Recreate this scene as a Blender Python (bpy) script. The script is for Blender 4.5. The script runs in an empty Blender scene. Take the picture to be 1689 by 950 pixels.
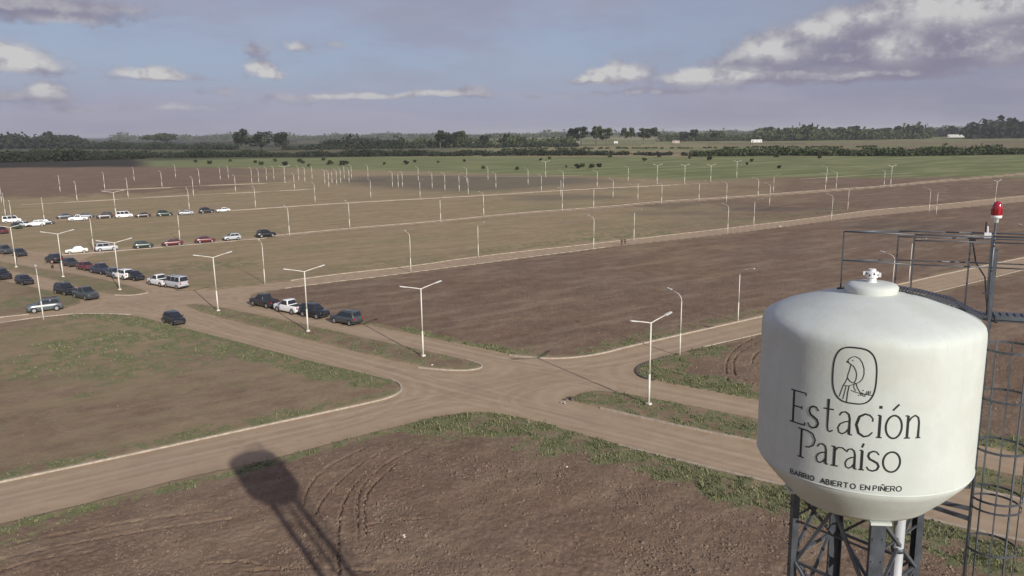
import bpy, bmesh, math, random
import numpy as np
from mathutils import Vector, Matrix

# ------------------------------------------------------------------ camera, world, sun, exposure
S = bpy.context.scene
COL = S.collection
R_ = math.radians
CAM_H = 25.0
F_PX, CX, CY, ROLL = 1250.0, 844.5, 475.0, -0.55
PITCH = math.atan((CY - 219.0) / F_PX)
_fwd = np.array([0, math.cos(PITCH), -math.sin(PITCH)])
_rt0 = np.array([1.0, 0, 0]); _up0 = np.cross(_rt0, _fwd)
_c, _s = math.cos(R_(ROLL)), math.sin(R_(ROLL))
_R = _rt0 * _c + _up0 * _s
_U = -_rt0 * _s + _up0 * _c
cam_d = bpy.data.cameras.new('camera')
cam_d.sensor_width = 36; cam_d.lens = 36 * F_PX / 1689.0
cam_d.clip_start = 0.2; cam_d.clip_end = 30000
cam = bpy.data.objects.new('camera', cam_d); COL.objects.link(cam)
cam.matrix_world = Matrix(((_R[0], _U[0], -_fwd[0], 0), (_R[1], _U[1], -_fwd[1], 0), (_R[2], _U[2], -_fwd[2], CAM_H), (0, 0, 0, 1)))
S.camera = cam
S.view_settings.view_transform = 'Standard'; S.view_settings.look = 'None'
S.view_settings.exposure = 0.0; S.view_settings.gamma = 1.0
S.view_settings.use_curve_mapping = False
S.cycles.max_bounces = 6; S.cycles.diffuse_bounces = 2; S.cycles.volume_bounces = 1
S.cycles.transparent_max_bounces = 8

SUN_EL, SUN_AZ = 23.3, 147.8          # azimuth clockwise from +Y
sun_dir = Vector((math.sin(R_(SUN_AZ)) * math.cos(R_(SUN_EL)), math.cos(R_(SUN_AZ)) * math.cos(R_(SUN_EL)), math.sin(R_(SUN_EL))))
sd_ = bpy.data.lights.new('sun', 'SUN'); sd_.energy = 5.0; sd_.angle = R_(0.53); sd_.color = (1.0, 0.955, 0.89)
sun = bpy.data.objects.new('sun', sd_); COL.objects.link(sun)
sun.rotation_euler = (-sun_dir).to_track_quat('-Z', 'Y').to_euler()

W = bpy.data.worlds.new('World'); S.world = W; W.use_nodes = True
wt = W.node_tree; wt.nodes.clear()

class NT:
    """small helper to write node maths"""
    def __init__(s, t): s.t = t; s.k = t.nodes; s.l = t.links
    def new(s, typ, **kw):
        n = s.k.new(typ)
        for a, b in kw.items(): setattr(n, a, b)
        return n
    def put(s, sock, v):
        if v is None: return
        if isinstance(v, (int, float)):
            try: sock.default_value = v
            except Exception: sock.default_value = (v, v, v)
        elif isinstance(v, (tuple, list)):
            n = len(sock.default_value)
            v = tuple(v)
            sock.default_value = (v + (1.0,))[:n] if len(v) < n else v[:n]
        else: s.l.new(v, sock)
    def m(s, op, a, b=None, c=None, clamp=False):
        n = s.new('ShaderNodeMath', operation=op); n.use_clamp = clamp
        s.put(n.inputs[0], a); s.put(n.inputs[1], b); s.put(n.inputs[2], c)
        return n.outputs[0]
    def ss(s, x, lo, hi, a=0.0, b=1.0):
        n = s.new('ShaderNodeMapRange', interpolation_type='SMOOTHSTEP')
        s.put(n.inputs[0], x); s.put(n.inputs[1], lo); s.put(n.inputs[2], hi); s.put(n.inputs[3], a); s.put(n.inputs[4], b)
        return n.outputs[0]
    def mix(s, f, a, b, mode='MIX'):
        n = s.new('ShaderNodeMix', data_type='RGBA', blend_type=mode)
        s.put(n.inputs[0], f); s.put(n.inputs[6], a); s.put(n.inputs[7], b)
        return n.outputs[2]
    def noise(s, vec, scale, detail=4, rough=0.55, out=0, dist=0.0, lac=2.0):
        n = s.new('ShaderNodeTexNoise')
        s.put(n.inputs['Vector'], vec)
        n.inputs['Scale'].default_value = scale; n.inputs['Detail'].default_value = detail
        n.inputs['Roughness'].default_value = rough; n.inputs['Distortion'].default_value = dist
        return n.outputs[out]
    def xyz(s, x, y, z=0.0):
        n = s.new('ShaderNodeCombineXYZ'); s.put(n.inputs[0], x); s.put(n.inputs[1], y); s.put(n.inputs[2], z)
        return n.outputs[0]
    def sep(s, v):
        n = s.new('ShaderNodeSeparateXYZ'); s.put(n.inputs[0], v); return n.outputs
    def attr(s, name):
        n = s.new('ShaderNodeAttribute', attribute_name=name); return n.outputs['Fac']

def px_dir(x, y):
    d = _fwd * F_PX + _R * (x - CX) - _U * (y - CY)
    d = d / np.linalg.norm(d)
    return math.atan2(d[0], d[1]), math.asin(d[2])

# cloud density as a function of (azimuth, elevation): centre px, half sizes px, weight
CLOUDS = [(1300, 88, 75, 17, 1.0), (1360, 62, 70, 20, .95), (1430, 88, 90, 18, 1.0), (1500, 72, 90, 34, 1.1), (1620, 72, 110, 34, 1.1),
          (1570, 22, 85, 24, 1.05), (1460, 30, 45, 16, .7), (1700, 55, 70, 45, 1.0), (1250, 92, 25, 12, .8),
          (985, 131, 42, 8, .9), (1020, 122, 34, 15, 1.0), (1155, 128, 52, 14, 1.0), (1240, 121, 60, 14, .85), (1370, 126, 80, 11, .75), (1480, 122, 70, 10, .7),
          (15, 88, 26, 15, 1.0), (45, 108, 45, 11, .95), (80, 148, 20, 13, .85), (25, 162, 60, 9, .7), (248, 122, 40, 9, .9), (275, 130, 40, 5, .6),
          (90, 33, 75, 9, .75), (40, 6, 130, 14, .9), (425, 84, 20, 10, .75), (490, 77, 18, 8, .75), (425, 113, 18, 12, .9), (448, 126, 18, 8, .9), (553, 72, 15, 7, .6),
          (585, 159, 75, 5, .8), (720, 155, 60, 5, .65), (778, 150, 20, 11, .75), (370, 152, 30, 7, .55), (130, 180, 60, 6, .55), (320, 178, 60, 7, .55), (470, 166, 40, 8, .5),
          (900, 160, 120, 6, .4), (1100, 152, 100, 6, .5)]
grp = bpy.data.node_groups.new('cloud_density', 'ShaderNodeTree')
grp.interface.new_socket('az', in_out='INPUT', socket_type='NodeSocketFloat')
grp.interface.new_socket('el', in_out='INPUT', socket_type='NodeSocketFloat')
grp.interface.new_socket('d', in_out='OUTPUT', socket_type='NodeSocketFloat')
g = NT(grp); gi = g.new('NodeGroupInput'); go = g.new('NodeGroupOutput')
az, el = gi.outputs[0], gi.outputs[1]
p1 = g.xyz(g.m('MULTIPLY', az, 1.0), g.m('MULTIPLY', el, 1.25))
nw = g.new('ShaderNodeTexNoise'); g.put(nw.inputs['Vector'], p1); nw.inputs['Scale'].default_value = 22; nw.inputs['Detail'].default_value = 3
sx, sy, _z = g.sep(nw.outputs[1])
azw = g.m('ADD', az, g.m('MULTIPLY', g.m('SUBTRACT', sx, 0.5), 0.022))
elw = g.m('ADD', el, g.m('MULTIPLY', g.m('SUBTRACT', sy, 0.5), 0.014))
acc = None
for (x, y, hx, hy, w) in CLOUDS:
    a0, e0 = px_dir(x, y)
    ax = g.m('MULTIPLY', g.m('SUBTRACT', azw, a0), F_PX / hx)
    ey = g.m('MULTIPLY', g.m('SUBTRACT', elw, e0), F_PX / hy)
    eyn = g.m('MULTIPLY', g.m('MINIMUM', ey, 0.0), 2.1 if (x > 1240 and y < 100) else 1.4)       # flat bases
    ey = g.m('ADD', g.m('MAXIMUM', ey, 0.0), eyn)
    q = g.m('ADD', g.m('MULTIPLY', ax, ax), g.m('MULTIPLY', ey, ey))
    b = g.m('MULTIPLY', g.m('EXPONENT', g.m('MULTIPLY', q, -0.62)), w)
    acc = b if acc is None else g.m('ADD', acc, b)
acc = g.m('MINIMUM', acc, 1.2)
# the sky goes on with the same scattered cumulus outside the view
gen = g.ss(g.noise(g.xyz(az, g.m('MULTIPLY', el, 2.2), 3.3), 3.2, 3, .5), 0.52, 0.68)
away = g.m('MAXIMUM', g.ss(g.m('ABSOLUTE', az), 0.62, 0.85), g.ss(el, 0.22, 0.36))
acc = g.m('MAXIMUM', acc, g.m('MULTIPLY', g.m('MULTIPLY', gen, away), 0.75))
fb = g.noise(p1, 55, 6, .6)
fb2 = g.noise(p1, 18, 3, .5)
d = g.m('ADD', acc, g.m('MULTIPLY', g.m('SUBTRACT', fb, 0.5), 1.05))
d = g.m('ADD', d, g.m('MULTIPLY', g.m('SUBTRACT', fb2, 0.5), 0.35))
g.l.new(d, go.inputs[0])

w = NT(wt)
sky = w.new('ShaderNodeTexSky', sky_type='NISHITA'); sky.sun_disc = False
sky.sun_elevation = R_(SUN_EL); sky.sun_rotation = R_(SUN_AZ); sky.air_density = 1.0; sky.dust_density = 1.6; sky.ozone_density = 1.0; sky.altitude = 50
tc = w.new('ShaderNodeTexCoord'); X, Y, Z = w.sep(tc.outputs['Generated'])
azn = w.m('ARCTAN2', X, Y); eln = w.m('ARCSINE', Z)
def dens(a, e):
    n = w.new('ShaderNodeGroup'); n.node_tree = grp; w.put(n.inputs[0], a); w.put(n.inputs[1], e); return n.outputs[0]
d0 = dens(azn, eln); d1 = dens(w.m('ADD', azn, 0.004), w.m('ADD', eln, 0.011))
alpha = w.ss(d0, 0.16, 0.80)
lump_n = w.noise(w.xyz(azn, w.m('MULTIPLY', eln, 1.3)), 30, 4, .6)
topness = w.m('MULTIPLY', w.ss(w.m('SUBTRACT', d0, d1), -0.10, 0.40), w.ss(lump_n, 0.30, 0.62, 0.25, 1.0))
topness = w.m('MULTIPLY', topness, 0.50)
# towers of the cumulus that stand out towards the sun
wn = w.new('ShaderNodeTexNoise'); w.put(wn.inputs['Vector'], w.xyz(azn, eln, 1.7)); wn.inputs['Scale'].default_value = 26; wn.inputs['Detail'].default_value = 4
wx_, wy_, _w = w.sep(wn.outputs[1])
azb = w.m('ADD', azn, w.m('MULTIPLY', w.m('SUBTRACT', wx_, .5), .026)); elb = w.m('ADD', eln, w.m('MULTIPLY', w.m('SUBTRACT', wy_, .5), .016))
bright = None
for (x, y, hx, hy, k_) in [(1275, 84, 30, 12, .9), (1345, 50, 26, 11, .8), (1480, 76, 20, 15, .9), (1410, 32, 34, 10, .7), (1560, 16, 60, 14, 1.), (1625, 12, 40, 12, .9), (1655, 74, 20, 18, .5), (1012, 124, 32, 11, 1.), (960, 130, 20, 6, .6), (1168, 126, 40, 11, 1.), (1245, 120, 26, 8, .6), (1370, 124, 40, 6, .4),
        (18, 98, 22, 14, 1.), (48, 112, 26, 8, .8), (78, 145, 15, 11, .7), (245, 120, 30, 7, .8), (420, 112, 15, 8, .8), (440, 124, 20, 8, .9), (488, 76, 12, 6, .5), (585, 158, 55, 4, .7), (700, 156, 50, 4, .6), (105, 36, 30, 5, .5), (300, 178, 40, 4, .5)]:
    a0, e0 = px_dir(x, y)
    ax = w.m('MULTIPLY', w.m('SUBTRACT', azb, a0), F_PX / hx); ey = w.m('MULTIPLY', w.m('SUBTRACT', elb, e0), F_PX / hy)
    b = w.m('MULTIPLY', w.m('EXPONENT', w.m('MULTIPLY', w.m('ADD', w.m('MULTIPLY', ax, ax), w.m('MULTIPLY', ey, ey)), -0.55)), k_)
    bright = b if bright is None else w.m('MAXIMUM', bright, b)
topness = w.m('MINIMUM', w.m('ADD', topness, w.m('MULTIPLY', w.m('MULTIPLY', bright, 1.2), w.ss(lump_n, 0.32, 0.58, 0.30, 1.0))), 1.0)
lowmist = w.ss(eln, 0.0, 0.10, 1.0, 0.0)
wisps = w.ss(w.noise(w.xyz(azn, w.m('MULTIPLY', eln, 5.0)), 3.6, 6, .6), 0.40, 0.66)
veil = w.ss(w.noise(w.xyz(w.m('ADD', azn, 4.1), w.m('MULTIPLY', eln, 3.2)), 2.6, 6, .62), 0.42, 0.66)
# clear sky pulled towards the muted grey blue / lavender of the evening haze
base_c = w.mix(w.ss(eln, 0.22, 1.0), (3.15, 3.90, 5.45), (1.25, 1.75, 3.4))
clear = w.mix(0.88, sky.outputs[0], base_c)
clear = w.mix(w.m('MULTIPLY', lowmist, 0.92), clear, (3.35, 3.35, 4.30))
clear = w.mix(w.ss(azn, 0.02, 0.62, 0.0, 0.60), clear, (2.15, 2.25, 3.0))
clear = w.mix(w.ss(eln, 0.115, 0.20, 0.0, 0.55), clear, (3.1, 3.1, 4.3))
clear = w.mix(w.m('MULTIPLY', veil, 0.58), clear, (3.0, 2.85, 3.8))
clear = w.mix(w.m('MULTIPLY', wisps, w.ss(eln, 0.02, 0.10, 0.42, 0.20)), clear, (4.1, 3.9, 4.75))
cl_dark = (2.30, 2.15, 2.95); cl_light = (6.1, 6.0, 5.9)
cc = w.mix(topness, cl_dark, cl_light)
cc = w.mix(w.ss(eln, 0.02, 0.07, 0.45, 0.0), cc, (3.5, 3.4, 4.3))
col = w.mix(w.m('MULTIPLY', alpha, 0.88), clear, cc)
col = w.mix(w.ss(eln, -0.02, 0.0, 1.0, 0.0), col, (2.2, 2.0, 1.9))
bg = w.new('ShaderNodeBackground'); w.l.new(col, bg.inputs[0]); bg.inputs[1].default_value = 0.1
wo = w.new('ShaderNodeOutputWorld'); w.l.new(bg.outputs[0], wo.inputs[0])

# ------------------------------------------------------------------ helpers
def gp(x, y, z=0.0):
    """point of the plane z seen at pixel x, y of the photograph"""
    d = _fwd * F_PX + _R * (x - CX) - _U * (y - CY)
    t = (z - CAM_H) / d[2]
    return (float(d[0] * t), float(d[1] * t))
def proj(X, Y, Z):
    p = np.array([X, Y, Z - CAM_H]); q = p @ _fwd
    return CX + F_PX * (p @ _R) / q, CY - F_PX * (p @ _U) / q

def mat(name, color, rough=0.7, metal=0.0, var=0.0, scale=1.0, spec=0.4, bump=0.0, coat=0.0, trans=0.0):
    M = bpy.data.materials.new(name); M.use_nodes = True
    t = NT(M.node_tree); b = t.k['Principled BSDF']
    b.inputs['Roughness'].default_value = rough; b.inputs['Metallic'].default_value = metal
    b.inputs['Specular IOR Level'].default_value = spec
    b.inputs['Coat Weight'].default_value = coat
    b.inputs['Transmission Weight'].default_value = trans
    if var > 0:
        c = t.new('ShaderNodeTexCoord').outputs['Object']
        n = t.noise(c, scale, 5, .6)
        lo = tuple(v * (1 - var) for v in color); hi = tuple(min(1, v * (1 + var)) for v in color)
        t.put(b.inputs['Base Color'], t.mix(t.ss(n, .3, .7), lo, hi))
        if bump:
            bn = t.new('ShaderNodeBump'); bn.inputs['Strength'].default_value = bump; t.put(bn.inputs['Height'], n)
            t.l.new(bn.outputs[0], b.inputs['Normal'])
    else: b.inputs['Base Color'].default_value = (*color, 1)
    return M

def tag(o, label=None, cat=None, group=None, kind=None):
    if label: o['label'] = label
    if cat: o['category'] = cat
    if group: o['group'] = group
    if kind: o['kind'] = kind
    return o
def empty(name, loc=(0, 0, 0), rz=0.0):
    o = bpy.data.objects.new(name, None); COL.objects.link(o); o.location = loc; o.rotation_euler[2] = rz
    o.empty_display_size = 0.3
    return o
class MB:
    def __init__(s): s.v = []; s.f = []
    def add(s, vs, fs):
        n = len(s.v); s.v += [tuple(map(float, v)) for v in vs]; s.f += [tuple(i + n for i in f) for f in fs]; return s
    def box(s, c, d, rz=0.0, taper=1.0):
        cx, cy, cz = c; hx, hy, hz = d[0] / 2, d[1] / 2, d[2] / 2
        vs = []
        for k, tz in ((-1, 1.0), (1, taper)):
            for a, b in ((-1, -1), (1, -1), (1, 1), (-1, 1)):
                x, y = a * hx * tz, b * hy * tz
                vs.append((cx + x * math.cos(rz) - y * math.sin(rz), cy + x * math.sin(rz) + y * math.cos(rz), cz + k * hz))
        return s.add(vs, [(0, 3, 2, 1), (4, 5, 6, 7), (0, 1, 5, 4), (1, 2, 6, 5), (2, 3, 7, 6), (3, 0, 4, 7)])
    def tube(s, pts, rad, n=8, cap=True):
        pts = [Vector(p) for p in pts]
        if not isinstance(rad, (list, tuple)): rad = [rad] * len(pts)
        vs = []; fs = []; prev = None
        for i, p in enumerate(pts):
            t = (pts[min(i + 1, len(pts) - 1)] - pts[max(i - 1, 0)])
            t.normalize()
            a = prev if prev is not None else (Vector((0, 0, 1)) if abs(t.z) < .9 else Vector((1, 0, 0)))
            u = t.cross(a).cross(t)
            if u.length < 1e-6: u = t.orthogonal()
            u.normalize(); prev = u; v = t.cross(u)
            for k in range(n):
                an = 2 * math.pi * k / n
                vs.append(p + (u * math.cos(an) + v * math.sin(an)) * rad[i])
        for i in range(len(pts) - 1):
            for k in range(n):
                fs.append((i * n + k, i * n + (k + 1) % n, (i + 1) * n + (k + 1) % n, (i + 1) * n + k))
        if cap: fs += [tuple(range(n - 1, -1, -1)), tuple(range((len(pts) - 1) * n, len(pts) * n))]
        return s.add(vs, fs)
    def beam(s, p, q, w, h, up=(0, 0, 1)):
        """square bar from p to q"""
        p, q = Vector(p), Vector(q); t = (q - p).normalized(); u = Vector(up)
        a = t.cross(u)
        if a.length < 1e-5: a = t.orthogonal()
        a.normalize(); b = a.cross(t).normalized()
        vs = [o + a * (w / 2 * i) + b * (h / 2 * j) for o in (p, q) for i, j in ((-1, -1), (1, -1), (1, 1), (-1, 1))]
        return s.add(vs, [(0, 3, 2, 1), (4, 5, 6, 7), (0, 1, 5, 4), (1, 2, 6, 5), (2, 3, 7, 6), (3, 0, 4, 7)])
    def lathe(s, prof, n=48, cap=False):
        vs = []; fs = []
        for r, z in prof:
            for k in range(n):
                a = 2 * math.pi * k / n; vs.append((r * math.cos(a), r * math.sin(a), z))
        for i in range(len(prof) - 1):
            for k in range(n):
                fs.append((i * n + k, i * n + (k + 1) % n, (i + 1) * n + (k + 1) % n, (i + 1) * n + k))
        if cap: fs += [tuple(range(n - 1, -1, -1)), tuple(range((len(prof) - 1) * n, len(prof) * n))]
        return s.add(vs, fs)
    def mesh(s, name, m, smooth=False):
        me = bpy.data.meshes.new(name); me.from_pydata(s.v, [], s.f); me.update()
        me.materials.append(m)
        if smooth: me.polygons.foreach_set('use_smooth', [True] * len(me.polygons))
        return me
    def build(s, name, m, parent=None, smooth=False, loc=(0, 0, 0)):
        return link(name, s.mesh(name, m, smooth), parent, loc)
def link(name, me, parent=None, loc=(0, 0, 0)):
    o = bpy.data.objects.new(name, me); COL.objects.link(o); o.location = loc
    if parent is not None: o.parent = parent
    return o
def copy_tree(o, parent=None):
    c = o.copy(); COL.objects.link(c)
    if parent is not None: c.parent = parent
    for ch in list(o.children): copy_tree(ch, c)
    return c
def big_mesh(name, V, Fc, m, attrs=None, smooth=False):
    """V (n,3) array, Fc (k,3|4) array"""
    me = bpy.data.meshes.new(name); V = np.asarray(V, np.float32); Fc = np.asarray(Fc, np.int32)
    k = Fc.shape[1]
    me.vertices.add(len(V)); me.vertices.foreach_set('co', V.ravel())
    me.loops.add(Fc.size); me.loops.foreach_set('vertex_index', Fc.ravel())
    me.polygons.add(len(Fc)); me.polygons.foreach_set('loop_start', np.arange(0, Fc.size, k, dtype=np.int32))
    me.polygons.foreach_set('loop_total', np.full(len(Fc), k, np.int32))
    if smooth: me.polygons.foreach_set('use_smooth', np.ones(len(Fc), bool))
    me.update(calc_edges=True)
    for n_, a in (attrs or {}).items():
        at = me.attributes.new(n_, 'FLOAT', 'POINT'); at.data.foreach_set('value', np.asarray(a, np.float32))
    me.materials.append(m)
    return me
ORD = ['leftmost', 'second', 'third', 'fourth', 'fifth', 'sixth', 'seventh', 'eighth', 'ninth', 'tenth', 'eleventh', 'twelfth', 'thirteenth',
       'fourteenth', 'fifteenth', 'sixteenth', 'seventeenth', 'eighteenth', 'nineteenth', 'twentieth', 'twenty-first', 'twenty-second', 'twenty-third', 'twenty-fourth',
       'twenty-fifth', 'twenty-sixth', 'twenty-seventh', 'twenty-eighth']
rng = np.random.default_rng(7); random.seed(7)

# ------------------------------------------------------------------ ground layout
def chaikin(P, closed, it=2):
    P = np.asarray(P, float)
    for _ in range(it):
        if closed:
            Q = np.roll(P, -1, 0); P = np.stack([.75 * P + .25 * Q, .25 * P + .75 * Q], 1).reshape(-1, 2)
        else:
            A, B = P[:-1], P[1:]
            M_ = np.stack([.75 * A + .25 * B, .25 * A + .75 * B], 1).reshape(-1, 2)
            P = np.vstack([P[:1], M_[1:-1], P[-1:]])
    return P
def G(pts): return np.array([gp(*p) for p in pts])
BL = {
 'N1': [(-400, 958), (0, 864), (120, 836), (300, 789), (450, 757), (600, 717), (690, 695), (740, 684), (800, 679), (860, 688), (950, 713), (1050, 743), (1170, 772), (1290, 801), (1500, 850), (1800, 920), (2200, 1010), (2200, 1500), (-400, 1500)],
 'N2': [(-400, 882), (0, 796), (200, 754), (400, 710), (540, 680), (600, 667), (645, 656), (664, 645), (660, 633), (630, 622), (520, 598), (420, 571), (330, 548), (265, 531), (215, 519), (136, 517), (90, 521), (45, 526), (0, 534), (-400, 582)],
 'W': [(-400, 565), (0, 524), (48, 519), (108, 509), (140, 499), (120, 487), (70, 477), (0, 463), (-400, 375)],
 'M0': [(-400, 346), (0, 433), (110, 450), (180, 463), (232, 476), (244, 483), (222, 488), (190, 487), (150, 480), (70, 456), (0, 444), (-400, 362)],
 'M1': [(300, 503), (330, 501), (430, 520), (520, 539), (600, 557), (700, 578), (770, 594), (798, 604), (785, 611), (745, 612), (700, 606), (640, 594), (500, 560), (400, 534), (330, 515)],
 'M2': [(942, 655), (970, 645), (1010, 645), (1100, 662), (1180, 677), (1250, 691), (1500, 745), (1800, 812), (2200, 900), (2200, 950), (1800, 850), (1500, 784), (1250, 729), (1150, 710), (1060, 690), (990, 674), (950, 664)],
 'N3': [(392, 489), (470, 476), (560, 464), (600, 460), (800, 434), (1000, 408), (1200, 387), (1440, 355), (1689, 334), (2300, 268), (2400, 276), (1689, 425), (1598, 444), (1510, 463), (1255, 523), (1040, 571), (985, 586), (920, 593), (860, 589), (800, 577), (700, 555), (620, 540), (500, 513)],
 'N4': [(1047, 611), (1060, 600), (1100, 588), (1160, 573), (1255, 551), (1400, 517), (1535, 484), (1633, 460), (1689, 445), (2400, 300), (2400, 890), (1689, 752), (1400, 690), (1250, 661), (1110, 634), (1056, 623)],
 'N5': [(150, 442), (135, 428), (170, 418), (237, 411), (440, 393), (478, 390), (575, 379.5), (727, 367.5), (850, 354.5), (1000, 344.5), (1080, 336), (1200, 328.5), (1290, 322), (1361, 317), (1450, 310), (1570, 299), (2300, 236), (2300, 256), (1689, 323), (1540, 339), (1440, 346), (1372, 356), (1200, 377), (1000, 400), (789, 423), (677, 440), (560, 452), (480, 463), (400, 474), (340, 479), (300, 477)],
 'N6': [(80, 420), (200, 409), (440, 390), (575, 376.5), (727, 364.5), (850, 351.5), (1000, 341), (1080, 332.5), (1200, 325.5), (1290, 318.5), (1361, 313.5), (1450, 307.5), (1570, 295.5), (2300, 230), (2300, 212), (-700, 242), (-700, 265), (-120, 383), (0, 404)],
}
BLG = {k: chaikin(G(v), True, 2) for k, v in BL.items()}
ROWS = {
 'D': [(-130, 380), (0, 371), (100, 363), (375, 348), (550, 336), (698, 328), (808, 322), (895, 316.2), (1011, 309.7), (1118, 305), (1180, 302)],
 'E': [(-200, 351), (34, 338), (129, 333), (211, 328), (300, 323), (386, 319), (461, 315), (520, 312)],
 'F': [(172, 314), (267, 310), (304, 308), (357, 305.5), (440, 302.5), (480, 301)],
}
ROWG = {k: chaikin(G(v), False, 1) for k, v in ROWS.items()}

def seg_dist(P, A, B):
    d = B - A; L = (d * d).sum() + 1e-9
    t = np.clip(((P - A) @ d) / L, 0, 1)
    q = P - A - t[:, None] * d
    return np.sqrt((q * q).sum(1))
def line_dist(P, L, closed=False):
    best = np.full(len(P), 1e9)
    n = len(L)
    for i in range(n if closed else n - 1):
        best = np.minimum(best, seg_dist(P, L[i], L[(i + 1) % n]))
    return best
def inside(P, L):
    x, y = P[:, 0], P[:, 1]; c = np.zeros(len(P), bool)
    n = len(L)
    for i in range(n):
        x1, y1 = L[i]; x2, y2 = L[(i + 1) % n]
        if y1 == y2: continue
        c ^= ((y1 > y) != (y2 > y)) & (x < (x2 - x1) * (y - y1) / (y2 - y1) + x1)
    return c
def block_sd(P):
    """signed distance to the block edges (positive inside a block), and the block's index"""
    sd = np.full(len(P), -1e9); idx = np.zeros(len(P), int)
    for k, (n, L) in enumerate(BLG.items()):
        lo, hi = L.min(0) - 12, L.max(0) + 12
        near = np.where((P[:, 0] > lo[0]) & (P[:, 0] < hi[0]) & (P[:, 1] > lo[1]) & (P[:, 1] < hi[1]))[0]
        if not len(near): continue
        Q = P[near]; d = line_dist(Q, L, True); d = np.where(inside(Q, L), d, -d)
        up = d > sd[near]; sd[near[up]] = d[up]; idx[near[up & (d > 0)]] = k + 1
    for n, L in ROWG.items():
        near = np.where(P[:, 1] > 120)[0]; Q = P[near]
        d = line_dist(Q, L) - (2.6 if n == 'D' else 1.9)
        sd[near] = np.minimum(sd[near], d)
    r = np.hypot(P[:, 0], P[:, 1]); sd = np.where((r > 620) & (sd < 0.5), 5.0, sd)
    sd = np.where((P[:, 1] < 15), 9.0, sd)
    return sd, idx
def vnoise(P, s, seed=0):
    """value noise"""
    q = P / s; i = np.floor(q).astype(np.int64); f = q - i; f = f * f * (3 - 2 * f)
    def h(a, b):
        n = (a * 374761393 + b * 668265263 + seed * 1442695041) & 0xffffffff
        n = ((n ^ (n >> 13)) * 1274126177) & 0xffffffff
        return ((n ^ (n >> 16)) & 0xffff) / 65535.0
    a, b = i[:, 0], i[:, 1]
    return (h(a, b) * (1 - f[:, 0]) + h(a + 1, b) * f[:, 0]) * (1 - f[:, 1]) + (h(a, b + 1) * (1 - f[:, 0]) + h(a + 1, b + 1) * f[:, 0]) * f[:, 1]
def fbm(P, s, seed=0, o=4):
    v = 0; a = .5; t = 0
    for k in range(o): v = v + a * vnoise(P, s / 2 ** k, seed + k * 17); t += a; a *= .5
    return v / t
def sst(x, lo, hi):
    t = np.clip((x - lo) / (hi - lo), 0, 1); return t * t * (3 - 2 * t)

# grass verges: polyline in px, half width m, strength
VERGE = [
 ([(700, 697), (760, 688), (820, 686), (870, 700), (960, 728), (1060, 762), (1170, 794), (1290, 826)], 2.1, 1.0),
 ([(1290, 826), (1500, 880), (1700, 930)], 2.3, .8),
 ([(730, 694), (800, 698), (870, 706), (930, 724)], 2.6, 1.05),
 ([(0, 874), (200, 828), (450, 766), (640, 712), (720, 692)], .6, .5),
 ([(0, 845), (60, 860)], 3.0, .4),
 ([(140, 521), (215, 526), (270, 540), (330, 558), (430, 585), (520, 608), (610, 632)], 2.0, .9),
 ([(0, 790), (200, 746), (400, 702), (520, 676)], 1.2, .48),
 ([(520, 676), (640, 650)], .8, .4),
 ([(660, 548), (730, 563), (800, 579), (870, 590)], 1.7, .72),
 ([(560, 530), (660, 549)], 1.2, .45),
 ([(985, 580), (1050, 562), (1110, 548)], 1.8, .5),
 ([(1110, 548), (1250, 515)], 1.2, .35),
 ([(1062, 612), (1120, 630), (1250, 655), (1400, 688), (1689, 745)], 2.6, 1.05),
 ([(1065, 606), (1120, 590), (1170, 576)], 2.2, .75),
 ([(60, 462), (110, 474), (100, 505)], 3.5, .5),
 ([(20, 500), (90, 496)], 4.5, .45),
 ([(300, 482), (200, 462), (140, 446)], 1.8, .4),
 ([(310, 470), (430, 466), (560, 446), (700, 428)], 4.0, .3),
 ([(800, 414), (1000, 392), (1100, 385)], 3.0, .42),
 ([(1180, 372), (1400, 343)], 5.0, .3),
]
VERGEG = [(chaikin(G(p), False, 1), hw, s) for p, hw, s in VERGE]
PATCH = [  # px centre, radii m, strength
 ((170, 563), (10, 5), .75), ((150, 652), (5, 1.2), .42), ((60, 600), (15, 9), .48), ((260, 600), (11, 8), .42), ((330, 640), (8, 4), .2), ((20, 700), (9, 3), .2), ((120, 540), (12, 5), .34),
 ((760, 720), (6, 2), .35), ((430, 760), (2, 1), .4), ((1030, 380), (30, 10), .3), ((330, 440), (16, 7), .4),
]
ZONE_PAST = G([(215, 262), (330, 259), (1050, 258), (1130, 259), (2400, 250), (2400, 268), (1689, 294), (1300, 293), (1130, 297), (960, 291), (850, 289), (700, 284), (600, 281), (480, 277), (330, 276), (235, 275)])
ZONE_CLOUD_SHADE = G([(-700, 262), (40, 250), (235, 251), (232, 262), (245, 270), (235, 275), (0, 277), (-700, 300)])  # cloud shadow at the far left, painted into the ground colour
ZONE_DARK_PATCH = G([(560, 291), (700, 289), (960, 293), (1000, 300), (860, 316), (760, 318), (640, 311), (560, 300)])  # patches of darker, greyer ground in the far fields
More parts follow.
